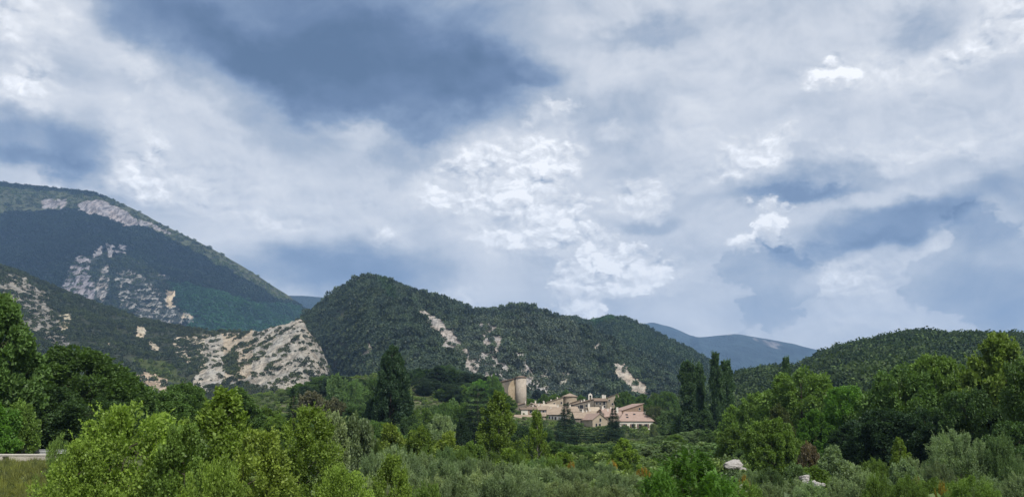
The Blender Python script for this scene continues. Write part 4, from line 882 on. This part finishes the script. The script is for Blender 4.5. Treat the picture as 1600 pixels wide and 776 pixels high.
# ------------------------------------------------------------------ buildings
def wall_material(name, c1, c2, spot=.35):
    m, t = new_mat(name); pos = t.new('ShaderNodeTexCoord').outputs['Object']
    n1 = t.noise(pos, .45, 5, .65); n2 = t.noise(pos, 3.5, 5, .7); n3 = t.noise(t.vmath('MULTIPLY', pos, (1, 1, .35)), 1.2, 4, .6)
    c = t.mix(t.mrange(n1, .35, .65, 0, 1), c1, c2); c = t.mix(t.mrange(n3, .5, .75, 0, spot), c, t.vmath('SCALE', c, scale=.55))
    c = t.mix(t.mrange(n2, .3, .7, 0, 1), t.vmath('SCALE', c, scale=.82), t.vmath('SCALE', c, scale=1.12))
    finish(t, c, .95, n2, .1, .08, .7); return m
def roof_material(name, c1, c2):
    m, t = new_mat(name); pos = t.new('ShaderNodeTexCoord').outputs['Object']
    wv = t.new('ShaderNodeTexWave', wave_type='BANDS', bands_direction='X'); t.put(wv.inputs['Vector'], pos); wv.inputs['Scale'].default_value = 1.1; wv.inputs['Distortion'].default_value = .6; wv.inputs['Detail'].default_value = 2
    n1 = t.noise(pos, .7, 5, .7); n2 = t.noise(pos, 4, 4, .7)
    c = t.mix(t.mrange(n1, .32, .68, 0, 1), c1, c2); c = t.mix(t.mrange(n2, .55, .75, 0, .5), c, t.vmath('MULTIPLY', c, (.62, .66, .7)))
    c = t.mix(t.math('MULTIPLY', wv.outputs['Fac'], .3), c, t.vmath('SCALE', c, scale=.5))
    finish(t, c, .9, wv.outputs['Fac'], .1, .12, .8); return m
WM = dict(tan=wall_material('tan_plaster', (.42, .355, .27), (.35, .29, .215), .5), stone=wall_material('rubble_stone_shaded', (.145, .13, .11), (.225, .195, .155), .5), grey=wall_material('grey_render_shaded', (.17, .165, .16), (.23, .215, .20), .5),  # stone and grey darkened: shade on the house fronts put into the colour
          white=wall_material('white_plaster', (.70, .66, .58), (.62, .58, .50), .15), cream=wall_material('cream_plaster', (.56, .49, .38), (.48, .41, .31)), brown=wall_material('brown_plaster', (.30, .21, .15), (.25, .18, .13)))
RM = dict(pink=roof_material('pink_tiles', (.45, .33, .275), (.38, .275, .225)), tan=roof_material('tan_tiles', (.42, .335, .255), (.33, .26, .20)), brown=roof_material('brown_tiles', (.27, .20, .15), (.22, .17, .13)), pale=roof_material('pale_tiles', (.55, .46, .36), (.45, .37, .28)))
def plain(name, c, rough=.8, noise_scale=6.0):
    m, t = new_mat(name); n = t.noise(t.new('ShaderNodeTexCoord').outputs['Object'], noise_scale, 4, .6)
    finish(t, t.mix(n, tuple(x * .8 for x in c), tuple(min(1, x * 1.15) for x in c)), rough); return m
glass_m = plain('window_glass', (.022, .024, .028), .25); wood_m = plain('brown_shutters', (.14, .075, .05), .7); frame_m = plain('pale_window_frame', (.45, .42, .37), .7); zinc = plain('galvanised_metal', (.42, .43, .44), .5); pale_ch = plain('chimney_plaster', (.66, .62, .55), .9)
grey_sh = plain('grey_shutters', (.30, .31, .33), .7)

class MBx:
    def __init__(s): s.V = []; s.F = []; s.n = 0
    def poly(s, V, F):
        s.V += [tuple(v) for v in V]; s.F += [tuple(i + s.n for i in f) for f in F]; s.n += len(V)
    def box(s, a, b):
        (x0, y0, z0), (x1, y1, z1) = a, b
        s.poly([(x0, y0, z0), (x1, y0, z0), (x1, y1, z0), (x0, y1, z0), (x0, y0, z1), (x1, y0, z1), (x1, y1, z1), (x0, y1, z1)],
               [(0, 3, 2, 1), (4, 5, 6, 7), (0, 1, 5, 4), (1, 2, 6, 5), (2, 3, 7, 6), (3, 0, 4, 7)])
    def slab(s, q, th=.16):
        q = [Vector(p) for p in q]; nrm = (q[1] - q[0]).cross(q[-1] - q[0]).normalized()
        if nrm.z < 0: nrm = -nrm
        k = len(q); up = [p + nrm * th for p in q]
        s.poly([tuple(p) for p in q + up], [tuple(range(k)), tuple(range(2 * k - 1, k - 1, -1))] + [(i, (i + 1) % k, (i + 1) % k + k, i + k) for i in range(k)])
    def extr_x(s, prof, x0, x1):      # prof: (y,z) loop
        k = len(prof); s.poly([(x0, y, z) for y, z in prof] + [(x1, y, z) for y, z in prof], [tuple(range(k)), tuple(range(2 * k - 1, k - 1, -1))] + [(i, (i + 1) % k, (i + 1) % k + k, i + k) for i in range(k)])
    def extr_y(s, prof, y0, y1):
        k = len(prof); s.poly([(x, y0, z) for x, z in prof] + [(x, y1, z) for x, z in prof], [tuple(range(k)), tuple(range(2 * k - 1, k - 1, -1))] + [(i, (i + 1) % k, (i + 1) % k + k, i + k) for i in range(k)])
    def cyl(s, c, r, z0, z1, k=20, r1=None):
        r1 = r if r1 is None else r1; th = [2 * math.pi * i / k for i in range(k)]
        s.poly([(c[0] + r * math.cos(a), c[1] + r * math.sin(a), z0) for a in th] + [(c[0] + r1 * math.cos(a), c[1] + r1 * math.sin(a), z1) for a in th],
               [tuple(range(k - 1, -1, -1)), tuple(range(k, 2 * k))] + [(i, (i + 1) % k, (i + 1) % k + k, i + k) for i in range(k)])
    def build(s, name, mat, parent=None, smooth=False, **props):
        me = bpy.data.meshes.new(name); me.from_pydata(s.V, [], s.F); me.materials.append(mat)
        import bmesh
        b = bmesh.new(); b.from_mesh(me); bmesh.ops.recalc_face_normals(b, faces=b.faces); b.to_mesh(me); b.free()
        if smooth:
            for p in me.polygons: p.use_smooth = True
        return link(name, me, parent, **props)
def zpx(zx): return 740 + zx / 5.0
def zpy(zy): return 560 + zy / 5.0
def opening(parent, x, z, w_, h, kind='window', y=0.0, shut=None, sx=1):
    f = MBx(); b = .09
    f.box((x - w_ / 2 - b, y - .05, z - b), (x - w_ / 2, y + .1, z + h + b)); f.box((x + w_ / 2, y - .05, z - b), (x + w_ / 2 + b, y + .1, z + h + b))
    f.box((x - w_ / 2, y - .05, z + h), (x + w_ / 2, y + .1, z + h + b)); f.box((x - w_ / 2, y - .05, z - b), (x + w_ / 2, y + .1, z))
    fo = f.build(kind, frame_m, parent)
    p = MBx(); p.box((x - w_ / 2 + .002, y - .02, z + .002), (x + w_ / 2 - .002, y + .05, z + h - .002)); p.build('pane', glass_m, fo)
    s_ = MBx(); s_.box((x - w_ / 2 - .18, y - .14, z - .2), (x + w_ / 2 + .18, y - .0, z - b - .003)); s_.build('sill', frame_m, fo)
    if shut:
        for sg in (-1, 1):
            q = MBx(); xa = x + sg * (w_ / 2 + b + .01); xb = xa + sg * w_ * .42
            q.box((min(xa, xb), y - .09, z), (max(xa, xb), y - .03, z + h)); q.build('shutter', shut, parent)
def house(label, z0, z1, eave, Y, depth, rise, typ, wm, rm, yaw=0, wins=(), chim=(), wh=6.0, name='house', shut=None, cat='house'):
    """front wall spans zoom columns z0..z1 with its eaves at zoom row eave; wins: (zoom x, zoom y centre, w, h)"""
    pc = (zpx(z0) + zpx(z1)) / 2; x, _, ze = at(pc, zpy(eave), Y); k = Y / FPX / 5 * 1.0
    w_ = (z1 - z0) * k / max(.5, math.cos(R(yaw)) )
    gz_ = float(ground_z(x, Y)); H = max(wh, ze - gz_ + .8)
    e = bpy.data.objects.new(name, None); COL.objects.link(e); e.location = (x, Y, ze - H); e.rotation_euler = (0, 0, R(yaw)); e['label'] = label; e['category'] = cat
    a = -w_ / 2; b = w_ / 2; o = .4; M = MBx(); Rf = MBx()
    if typ == 'gable_x':
        M.extr_x([(0, 0), (depth, 0), (depth, H), (depth / 2, H + rise), (0, H)], a, b)
        s_ = rise / (depth / 2); Rf.slab([(a - o, -o, H - o * s_), (b + o, -o, H - o * s_), (b + o, depth / 2, H + rise), (a - o, depth / 2, H + rise)]); Rf.slab([(a - o, depth + o, H - o * s_), (b + o, depth + o, H - o * s_), (b + o, depth / 2, H + rise), (a - o, depth / 2, H + rise)][::-1])
        rz = lambda X_, Y_: H + rise * (1 - abs(Y_ - depth / 2) / (depth / 2))
    elif typ == 'gable_y':
        M.extr_y([(a, 0), (b, 0), (b, H), (0, H + rise), (a, H)], 0, depth); s_ = rise / b
        Rf.slab([(a - o, -o, H - o * s_), (0, -o, H + rise), (0, depth + o, H + rise), (a - o, depth + o, H - o * s_)]); Rf.slab([(b + o, -o, H - o * s_), (0, -o, H + rise), (0, depth + o, H + rise), (b + o, depth + o, H - o * s_)])
        rz = lambda X_, Y_: H + rise * (1 - abs(X_) / b)
    elif typ in ('mono_r', 'mono_l'):
        h0, h1 = (H, H + rise) if typ == 'mono_r' else (H + rise, H)
        M.extr_y([(a, 0), (b, 0), (b, h1), (a, h0)], 0, depth); s_ = (h1 - h0) / w_
        Rf.slab([(a - o, -o, h0 - o * s_), (b + o, -o, h1 + o * s_), (b + o, depth + o, h1 + o * s_), (a - o, depth + o, h0 - o * s_)])
        rz = lambda X_, Y_: h0 + (X_ - a) * s_
    elif typ == 'mono_b':      # slope facing the viewer, high wall behind
        M.extr_x([(0, 0), (depth, 0), (depth, H + rise), (0, H)], a, b); s_ = rise / depth
        Rf.slab([(a - o, -o, H - o * s_), (b + o, -o, H - o * s_), (b + o, depth + o, H + rise + o * s_), (a - o, depth + o, H + rise + o * s_)])
        rz = lambda X_, Y_: H + Y_ * s_
    elif typ == 'hip':
        M.box((a, 0, 0), (b, depth, H)); i_ = min(depth / 2, w_ * .22); yr = depth / 2; c = [(a - o, -o, H), (b + o, -o, H), (b + o, depth + o, H), (a - o, depth + o, H)]; t1, t2 = (a + i_, yr, H + rise), (b - i_, yr, H + rise)
        Rf.slab([c[0], c[1], t2, t1]); Rf.slab([c[1], c[2], t2]); Rf.slab([c[2], c[3], t1, t2]); Rf.slab([c[3], c[0], t1])
        rz = lambda X_, Y_: H + rise * min(1, (Y_ + o) / (yr + o))
    M.build('wall', WM[wm], e); ro = Rf.build('roof', RM[rm], e)
    for (wx, wy, ww, hh) in wins:
        lx_ = (wx - (z0 + z1) / 2) * k / max(.5, math.cos(R(yaw))); lz = H + (eave - wy) * k - hh / 2
        opening(e, lx_, lz, ww, hh, shut=shut)
    for (cx_, fy, ch, cw) in chim:
        lx_ = (cx_ - (z0 + z1) / 2) * k; yy_ = fy * depth; zb = rz(lx_, yy_) - .4
        c = MBx(); c.box((lx_ - cw / 2, yy_ - cw / 2, zb), (lx_ + cw / 2, yy_ + cw / 2, zb + ch)); c.box((lx_ - cw / 2 - .1, yy_ - cw / 2 - .1, zb + ch + .002), (lx_ + cw / 2 + .1, yy_ + cw / 2 + .1, zb + ch + .14)); c.build('chimney', pale_ch, ro)
    return e, H, k
# nearest row
e, H, k = house('long white house with four shuttered windows and a pink hipped roof', 1140, 1402, 490, 385, 13, 4.0, 'hip', 'white', 'pink', 0, [(1178, 524, 1.1, 1.7), (1243, 524, 1.1, 1.7), (1298, 524, 1.1, 1.7), (1347, 524, 1.1, 1.7)], [(1355, .35, 1.6, .7), (1140, .5, 2.2, .8)], shut=wood_m)
for (sx_, sz_) in ((1208, 440), (1268, 437), (1208, 460)):
    c = MBx(); lx_ = (sx_ - 1271) * k; fr = (490 - sz_) * k / 4.0; yy_ = fr * 6.9 - .4; zz_ = H + fr * 4.0
    c.slab([(lx_ - .45, yy_ - .4, zz_ - .22), (lx_ + .45, yy_ - .4, zz_ - .22), (lx_ + .45, yy_ + .4, zz_ + .24), (lx_ - .45, yy_ + .4, zz_ + .24)], .26); c.build('skylight', glass_m, e)
house('low annex with a reddish roof against the right end of the white house', 1352, 1452, 470, 394, 7, 1.9, 'mono_b', 'brown', 'pink', 0, [], [])
house('gabled tan house between the broad dark conifer and the pointed fir', 928, 1045, 474, 390, 13, 2.4, 'gable_y', 'tan', 'pink', 22, [(990, 478, .9, 1.4), (985, 520, 1.0, 1.5), (958, 515, .8, 1.2)], [(1010, .3, 1.4, .6)])
house('house with a big pink lean-to roof rising right, above the white house', 1160, 1330, 404, 402, 9, 2.9, 'mono_r', 'brown', 'pink', 24, [(1300, 392, .8, 1.0)], [])
house('low pink-roofed house directly behind the pointed fir', 1030, 1150, 452, 396, 9, 2.3, 'gable_x', 'tan', 'pink', -6, [(1060, 470, .8, 1.2)], [(1050, .5, 1.5, .6)])
house('pink-roofed house behind the one at the pointed fir', 1015, 1135, 424, 404, 8, 1.8, 'gable_x', 'cream', 'pink', 8, [], [(1022, .4, 2.0, .7), (1090, .5, 1.2, .5)])
house('house with a broad tan roof just right of the broad dark conifer', 795, 905, 464, 398, 9, 2.5, 'gable_x', 'stone', 'tan', 6, [(850, 480, .8, 1.2)], [(868, .5, 1.6, .6)])
house('tan-roofed house between the broad-roofed one and the pale roof', 862, 950, 446, 405, 8, 2.0, 'gable_x', 'tan', 'tan', -8, [], [(905, .5, 1.6, .6), (880, .4, 1.2, .5)])
house('house with the palest roof in the middle of the village', 908, 985, 412, 412, 7, 1.9, 'gable_x', 'white', 'pale', 5, [], [(912, .5, 2.0, .7)])
house('narrow gabled house with a brown roof right of the palest roof', 968, 1022, 412, 409, 8, 1.3, 'gable_y', 'brown', 'brown', -14, [(995, 422, .7, .9)], [(1015, .2, 1.6, .6)])
house('tall grey house with slate-grey shutters and a tan roof', 576, 722, 434, 406, 10, 3.2, 'gable_x', 'grey', 'tan', -6, [(595, 462, .8, 1.5), (615, 462, .8, 1.5), (640, 466, .9, 1.6), (595, 500, .8, 1.5), (640, 503, .9, 1.6), (690, 466, .8, 1.4)], [(655, .5, 1.3, .6), (600, .4, 1.0, .5)], wh=9, shut=grey_sh)
house('tan-roofed house tucked right of the grey shuttered one', 715, 822, 412, 414, 9, 2.2, 'gable_x', 'cream', 'tan', 8, [(735, 425, .7, 1.0), (790, 425, .7, 1.0)], [(770, .5, 1.2, .5)])
house('house with a cream-lit front left of the stubby round tower', 548, 650, 388, 424, 8, 1.9, 'gable_x', 'cream', 'pale', 7, [(575, 405, .7, 1.0), (620, 404, .7, 1.0)], [(560, .5, 1.5, .6)])
house('tall plain tan house touching the stubby round tower', 575, 700, 340, 436, 9, 2.3, 'mono_r', 'tan', 'tan', 4, [(600, 362, .7, .9), (630, 352, .7, .9), (685, 345, .7, 1.0)], [(665, .6, 1.2, .5), (612, .4, 1.0, .5)])
house('long stone house with dark loggia openings below the bell gable', 782, 940, 358, 426, 9, 2.4, 'mono_r', 'stone', 'brown', 10, [(812, 378, 1.6, 1.3), (842, 374, 1.8, 1.7), (880, 366, .8, 1.1), (905, 370, .8, 1.1), (845, 398, 1.5, .9)], [(855, .3, 1.1, .5), (888, .6, 1.3, .6)])
house('brown-roofed house squeezed right of the stubby round tower', 755, 830, 348, 434, 8, 1.5, 'mono_r', 'tan', 'brown', -8, [(800, 362, .6, .9)], [(775, .5, 1.0, .5)])
e, H, k = house('stone house under the white bell gable', 944, 1045, 330, 431, 8, 1.3, 'gable_x', 'stone', 'brown', 8, [(962, 348, .9, 1.1), (988, 350, .8, 1.1), (1020, 346, 1.1, 1.6), (1020, 372, .9, 1.1)], [(1026, .5, 2.0, .8), (1046, .6, 2.1, .8)])
bg_ = MBx(); x0 = (925 - 994) * k; z_ = H + .3
bg_.box((x0 - .9, 3.4, z_), (x0 - .45, 4.1, z_ + 2.4)); bg_.box((x0 + .45, 3.4, z_), (x0 + .9, 4.1, z_ + 2.4)); bg_.extr_y([(x0 - .9, z_ + 2.402), (x0 + .9, z_ + 2.402), (x0 + .9, z_ + 2.7), (x0, z_ + 3.4), (x0 - .9, z_ + 2.7)], 3.4, 4.1); bg_.box((x0 - .9, 3.42, z_ - 1.2), (x0 + .9, 4.08, z_ - .002))
bo = bg_.build('bell_gable', pale_ch, e); bl = MBx(); bl.cyl((x0, 3.75), .34, z_ + .9, z_ + 1.6, 10, .12); bl.build('bell', plain('bronze', (.16, .12, .06), .4), bo)
house('tall sunlit tan house at the upper right end of the village', 1046, 1128, 302, 437, 9, 1.7, 'mono_r', 'tan', 'brown', -10, [(1085, 352, .8, .9), (1060, 325, .6, .8)], [])
house('grey-roofed stone house at the foot of the round keep', 285, 402, 380, 416, 9, 1.9, 'mono_r', 'stone', 'brown', 22, [(340, 412, .7, 1.0), (372, 396, .7, 1.0)], [(420, .2, 1.0, .5)])
house('small tan gabled house right of the one at the keep foot', 405, 505, 380, 428, 8, 1.9, 'gable_y', 'tan', 'tan', -16, [(450, 376, .7, .9)], [(440, .3, 1.2, .5), (492, .5, 1.6, .6)])
house('small white-fronted shed house with a dark lean-to roof', 372, 425, 396, 409, 6, .7, 'gable_x', 'white', 'brown', 4, [], [])
house('dark-fronted house with a long grey roof right of the white shed', 425, 520, 396, 411, 8, 1.2, 'gable_x', 'brown', 'brown', 3, [(450, 412, 1.3, 1.2), (485, 412, 1.3, 1.2)], [(470, .5, 1.2, .5)])
house('lowest left house with a long tan roof above the treetops', 312, 492, 470, 396, 8, 1.7, 'gable_x', 'grey', 'tan', 5, [(350, 486, .8, 1.1), (400, 486, .8, 1.1), (450, 486, .8, 1.1)], [(385, .5, 1.1, .5), (465, .5, 1.4, .6)])
house('narrow grey house with one tall shuttered window', 500, 578, 398, 410, 8, 1.6, 'gable_x', 'grey', 'tan', -4, [(545, 420, .9, 1.6), (545, 460, .9, 1.4)], [(530, .5, 1.0, .5)], shut=grey_sh, wh=8)
house('little tan house behind the narrow grey shuttered one', 478, 568, 374, 432, 8, 1.4, 'gable_x', 'cream', 'tan', 6, [(500, 386, .6, .8)], [(492, .5, 1.7, .6), (556, .5, 1.6, .6)])
house('tan cottage between the lowest left house and the shuttered fronts', 470, 560, 448, 400, 7, 1.5, 'gable_x', 'tan', 'tan', -5, [(520, 462, .7, 1.0)], [(468, .5, 1.0, .5)])
house('tiny pale house half hidden in trees beyond the village', 1398, 1440, 300, 480, 7, 1.0, 'gable_x', 'cream', 'pale', 0, [(1420, 308, .6, .8)], [])
# the stubby round tower in the village
e = bpy.data.objects.new('round_tower', None); COL.objects.link(e); x, _, zt = at(zpx(752), zpy(294), 440); r0_ = 54 * 440 / FPX / 5
e.location = (x, 440, zt - 9); e['label'] = 'stubby round tan tower with a low pointed tile roof'; e['category'] = 'tower'
c = MBx(); c.cyl((0, 0), r0_, 0, 9, 28); c.build('wall', WM['tan'], e)
c = MBx(); c.cyl((0, 0), r0_ + .55, 8.85, 9.0, 28); c.cyl((0, 0), r0_ + .55, 9.002, 10.5, 28, .05); c.build('roof', RM['tan'], e)
for a in (-1.9, -1.25): 
    c = MBx(); c.box((-.3, -.08, 5.2), (.3, .08, 6.3)); o = c.build('window', glass_m, e); o.location = ((r0_ + .02) * math.cos(a), (r0_ + .02) * math.sin(a), 0); o.rotation_euler = (0, 0, a + math.pi / 2)
# the ruined keep
e = bpy.data.objects.new('castle_keep', None); COL.objects.link(e); Yk = 432; kz = Yk / FPX / 5
x, _, zt = at(zpx(371), zpy(148), Yk); Hk = 17.0; e.location = (x, Yk, zt - Hk); e['label'] = 'tall ruined keep with a rounded corner tower on the hilltop'; e['category'] = 'castle'
r0_ = 41 * kz
c = MBx(); c.cyl((0, 0), r0_, 0, Hk, 36); tw = c.build('corner_tower', wall_material('keep_plaster', (.44, .385, .32), (.35, .30, .245), .55), e, True)
xl = (195 - 371) * kz; xm = -r0_ * .72; dz = (190 - 150) * kz
c = MBx(); c.extr_y([(xl, 0), (xm, 0), (xm, Hk - .3), (xl + 2.2, Hk - dz * .72), (xl, Hk - dz)], .2, 7.5); c.build('wall', WM['stone'], e)
# old plaster still clinging to the wall, its left edge broken away in a curve
pr = [(-.1, Hk - .55), (-3.4, Hk - 1.3), (-4.5, Hk - 2.3), (-5.5, Hk - 4.0), (-5.9, Hk - 5.9), (-5.6, Hk - 7.7), (-4.9, Hk - 9.2), (-3.9, Hk - 10.6), (-2.6, Hk - 12.2), (-.1, Hk - 12.8)]
c = MBx(); c.extr_y([(xm + .3 + q[0] * .78, q[1]) for q in pr], .08, .197); c.build('plaster', wall_material('old_tan_plaster', (.50, .41, .29), (.38, .29, .19), .6), e)
c = MBx(); o_ = .45
c.slab([(xl - o_, -.3, Hk - dz - .1), (xl + 2.2, -.3, Hk - dz * .72 + .05), (xl + 2.2, 8, Hk - dz * .72 + .05), (xl - o_, 8, Hk - dz - .1)], .3); c.slab([(xl + 2.202, -.3, Hk - dz * .72 + .05), (xm + .5, -.3, Hk - .15), (xm + .5, 8, Hk - .15), (xl + 2.202, 8, Hk - dz * .72 + .05)], .3)
c.cyl((0, 0), r0_ + .4, Hk + .002, Hk + .26, 36); c.cyl((0, 0), r0_ + .4, Hk + .262, Hk + .9, 36, .4); c.build('roof', RM['brown'], e)
for (xx, zz, ww, hh) in ((xm - .1, Hk - 4.6, .35, 1.1),):
    c = MBx(); c.box((xx - ww / 2, .0, zz), (xx + ww / 2, .3, zz + hh)); c.build('window', glass_m, e)

# ------------------------------------------------------------------ road, parapet wall, guard rail
asph, t = new_mat('asphalt'); pos = t.new('ShaderNodeNewGeometry').outputs['Position']; finish(t, t.mix(t.noise(pos, 2, 5, .6), (.045, .045, .047), (.075, .075, .075)), .9)
conc = wall_material('pale_concrete', (.50, .46, .40), (.42, .38, .33), .35)
xw0, xw1 = at(-110, 712, 70)[0], at(84, 712, 70)[0]
gzr = at(30, 722, 70)[2]
c = MBx(); c.poly([(xw0 - 20, 70.6, gzr + .02), (xw1 - .5, 71.6, gzr + .02), (xw1 - .5, 77.6, gzr + .02), (xw0 - 20, 76.6, gzr + .02)], [(0, 1, 2, 3)]); c.build('road', asph, None, kind='structure', label='country road behind the pale roadside wall')
c = MBx(); ztop = at(30, 708.7, 70)[2]; ang = math.atan2(1.0, xw1 - xw0)
c.box((xw0, 70, gzr - .6), (xw1, 70.35, ztop - .09)); w1_ = c.build('parapet_wall', conc, None, label='long low pale wall along the road on the left', category='wall')
c = MBx(); c.box((xw0 - .1, 69.95, ztop - .088), (xw1 + .02, 70.42, ztop)); c.build('coping', plain('coping_stone', (.62, .58, .52), .9), w1_)
x_ = at(8, 720, 69.8)[0]; c = MBx(); c.box((x_ - .12, 69.7, gzr - .3), (x_ + .12, 69.9, gzr + .36)); c.box((x_ - .17, 69.68, gzr + .362), (x_ + .17, 69.92, gzr + .44)); c.build('marker_post', plain('dark_post', (.05, .05, .04), .8), None, label='small dark post standing against the pale roadside wall', category='post')
e = bpy.data.objects.new('guard_rail', None); COL.objects.link(e); e.location = (xw0, 78.0, gzr); e['label'] = 'pale metal crash barrier on the far side of the road'; e['category'] = 'barrier'
zr = at(30, 704.5, 78)[2] - gzr; Lr = xw1 - 2.2 - xw0
c = MBx(); c.extr_x([(0, zr - .16), (.06, zr - .1), (0, zr - .04), (.06, zr + .02), (0, zr + .1), (.05, zr + .14), (.09, zr + .1), (.1, zr - .1), (.05, zr - .18)], -2, Lr); c.build('rail', zinc, e)
for q in range(12):
    c = MBx(); xx = q * Lr / 11.5 + .5; c.box((xx - .05, .12, -.5), (xx + .05, .24, zr + .1)); c.build('post', zinc, e)

# ------------------------------------------------------------------ boulders in the river bed
stone, t = new_mat('white_limestone'); pos = t.new('ShaderNodeTexCoord').outputs['Object']; n1 = t.noise(pos, 1.5, 6, .65); n2 = t.noise(pos, 6, 5, .7)
finish(t, t.mix(t.mrange(n2, .5, .7, 0, .6), t.mix(n1, (.29, .275, .26), (.44, .42, .40)), (.17, .16, .14)), .9, n2, .15, .1, .9)
def rock(px0, px1, top, bot, Y, label, seed, flat=1.0, name='boulder', group=None):
    import bmesh
    x0, _, zt = at((px0 + px1) / 2, top, Y); wd = (px1 - px0) / FPX * Y; zb = at((px0 + px1) / 2, bot, Y)[2]
    b = bmesh.new(); bmesh.ops.create_icosphere(b, subdivisions=4, radius=1); r2 = rs(seed); pl = [(unit(r2.normal(size=3) + [0, 0, .3]), .48 + .36 * r2.rand()) for _ in range(12)]
    h = (zt - zb) 
    for v in b.verts:
        p = np.array(v.co)
        for nn, d_ in pl:
            s_ = p @ nn
            if s_ > d_: p = p - nn * (s_ - d_) * .9
        p = p * (1 + .06 * math.sin(5 * p[0] + seed) + .05 * math.sin(9 * p[2] + 4 * p[1]) + .03 * r2.normal())
        v.co = p * [wd / 2 * 1.12, wd * .45, h * .62]
    zz = [v.co.z for v in b.verts]; mx = max(zz)
    me = bpy.data.meshes.new(name); b.to_mesh(me); b.free(); me.materials.append(stone)
    o = link(name, me, None, label=label, category='rock'); o.location = (x0, Y, zt - mx); o.rotation_euler = (0, 0, 0)
    if group: o['group'] = group
    return o
rock(1126, 1160, 717, 735, 104, 'big smooth white boulder in front of the green rounded tree', 3)
rock(1156, 1168, 729, 740, 102, 'small white stone at the right end of the big boulder', 5)
rock(1151, 1176, 754, 780, 60, 'rough grey-white rock low behind the vivid feathery thicket', 8)
rock(1246, 1268, 741, 752, 63, 'flat pinkish white slab topping the pale stone heap', 11)
for q, (a, b_, c_, d_) in enumerate([(1252, 1262, 748, 757), (1258, 1270, 752, 763), (1266, 1275, 749, 757), (1272, 1284, 752, 760), (1282, 1290, 753, 760), (1250, 1258, 756, 763)]):
    rock(a, b_, c_, d_, 62.2 - .3 * q, ('small pale stone touching the left underside of the pinkish slab', 'tilted pale stone below the middle of the pinkish slab', 'pale stone just right of the pinkish slab', 'pale stone right of the tilted one in the heap', 'last small pale stone at the right end of the heap', 'lowest small pale stone at the left foot of the heap')[q], 20 + q, name='stone', group='pale stone heap')
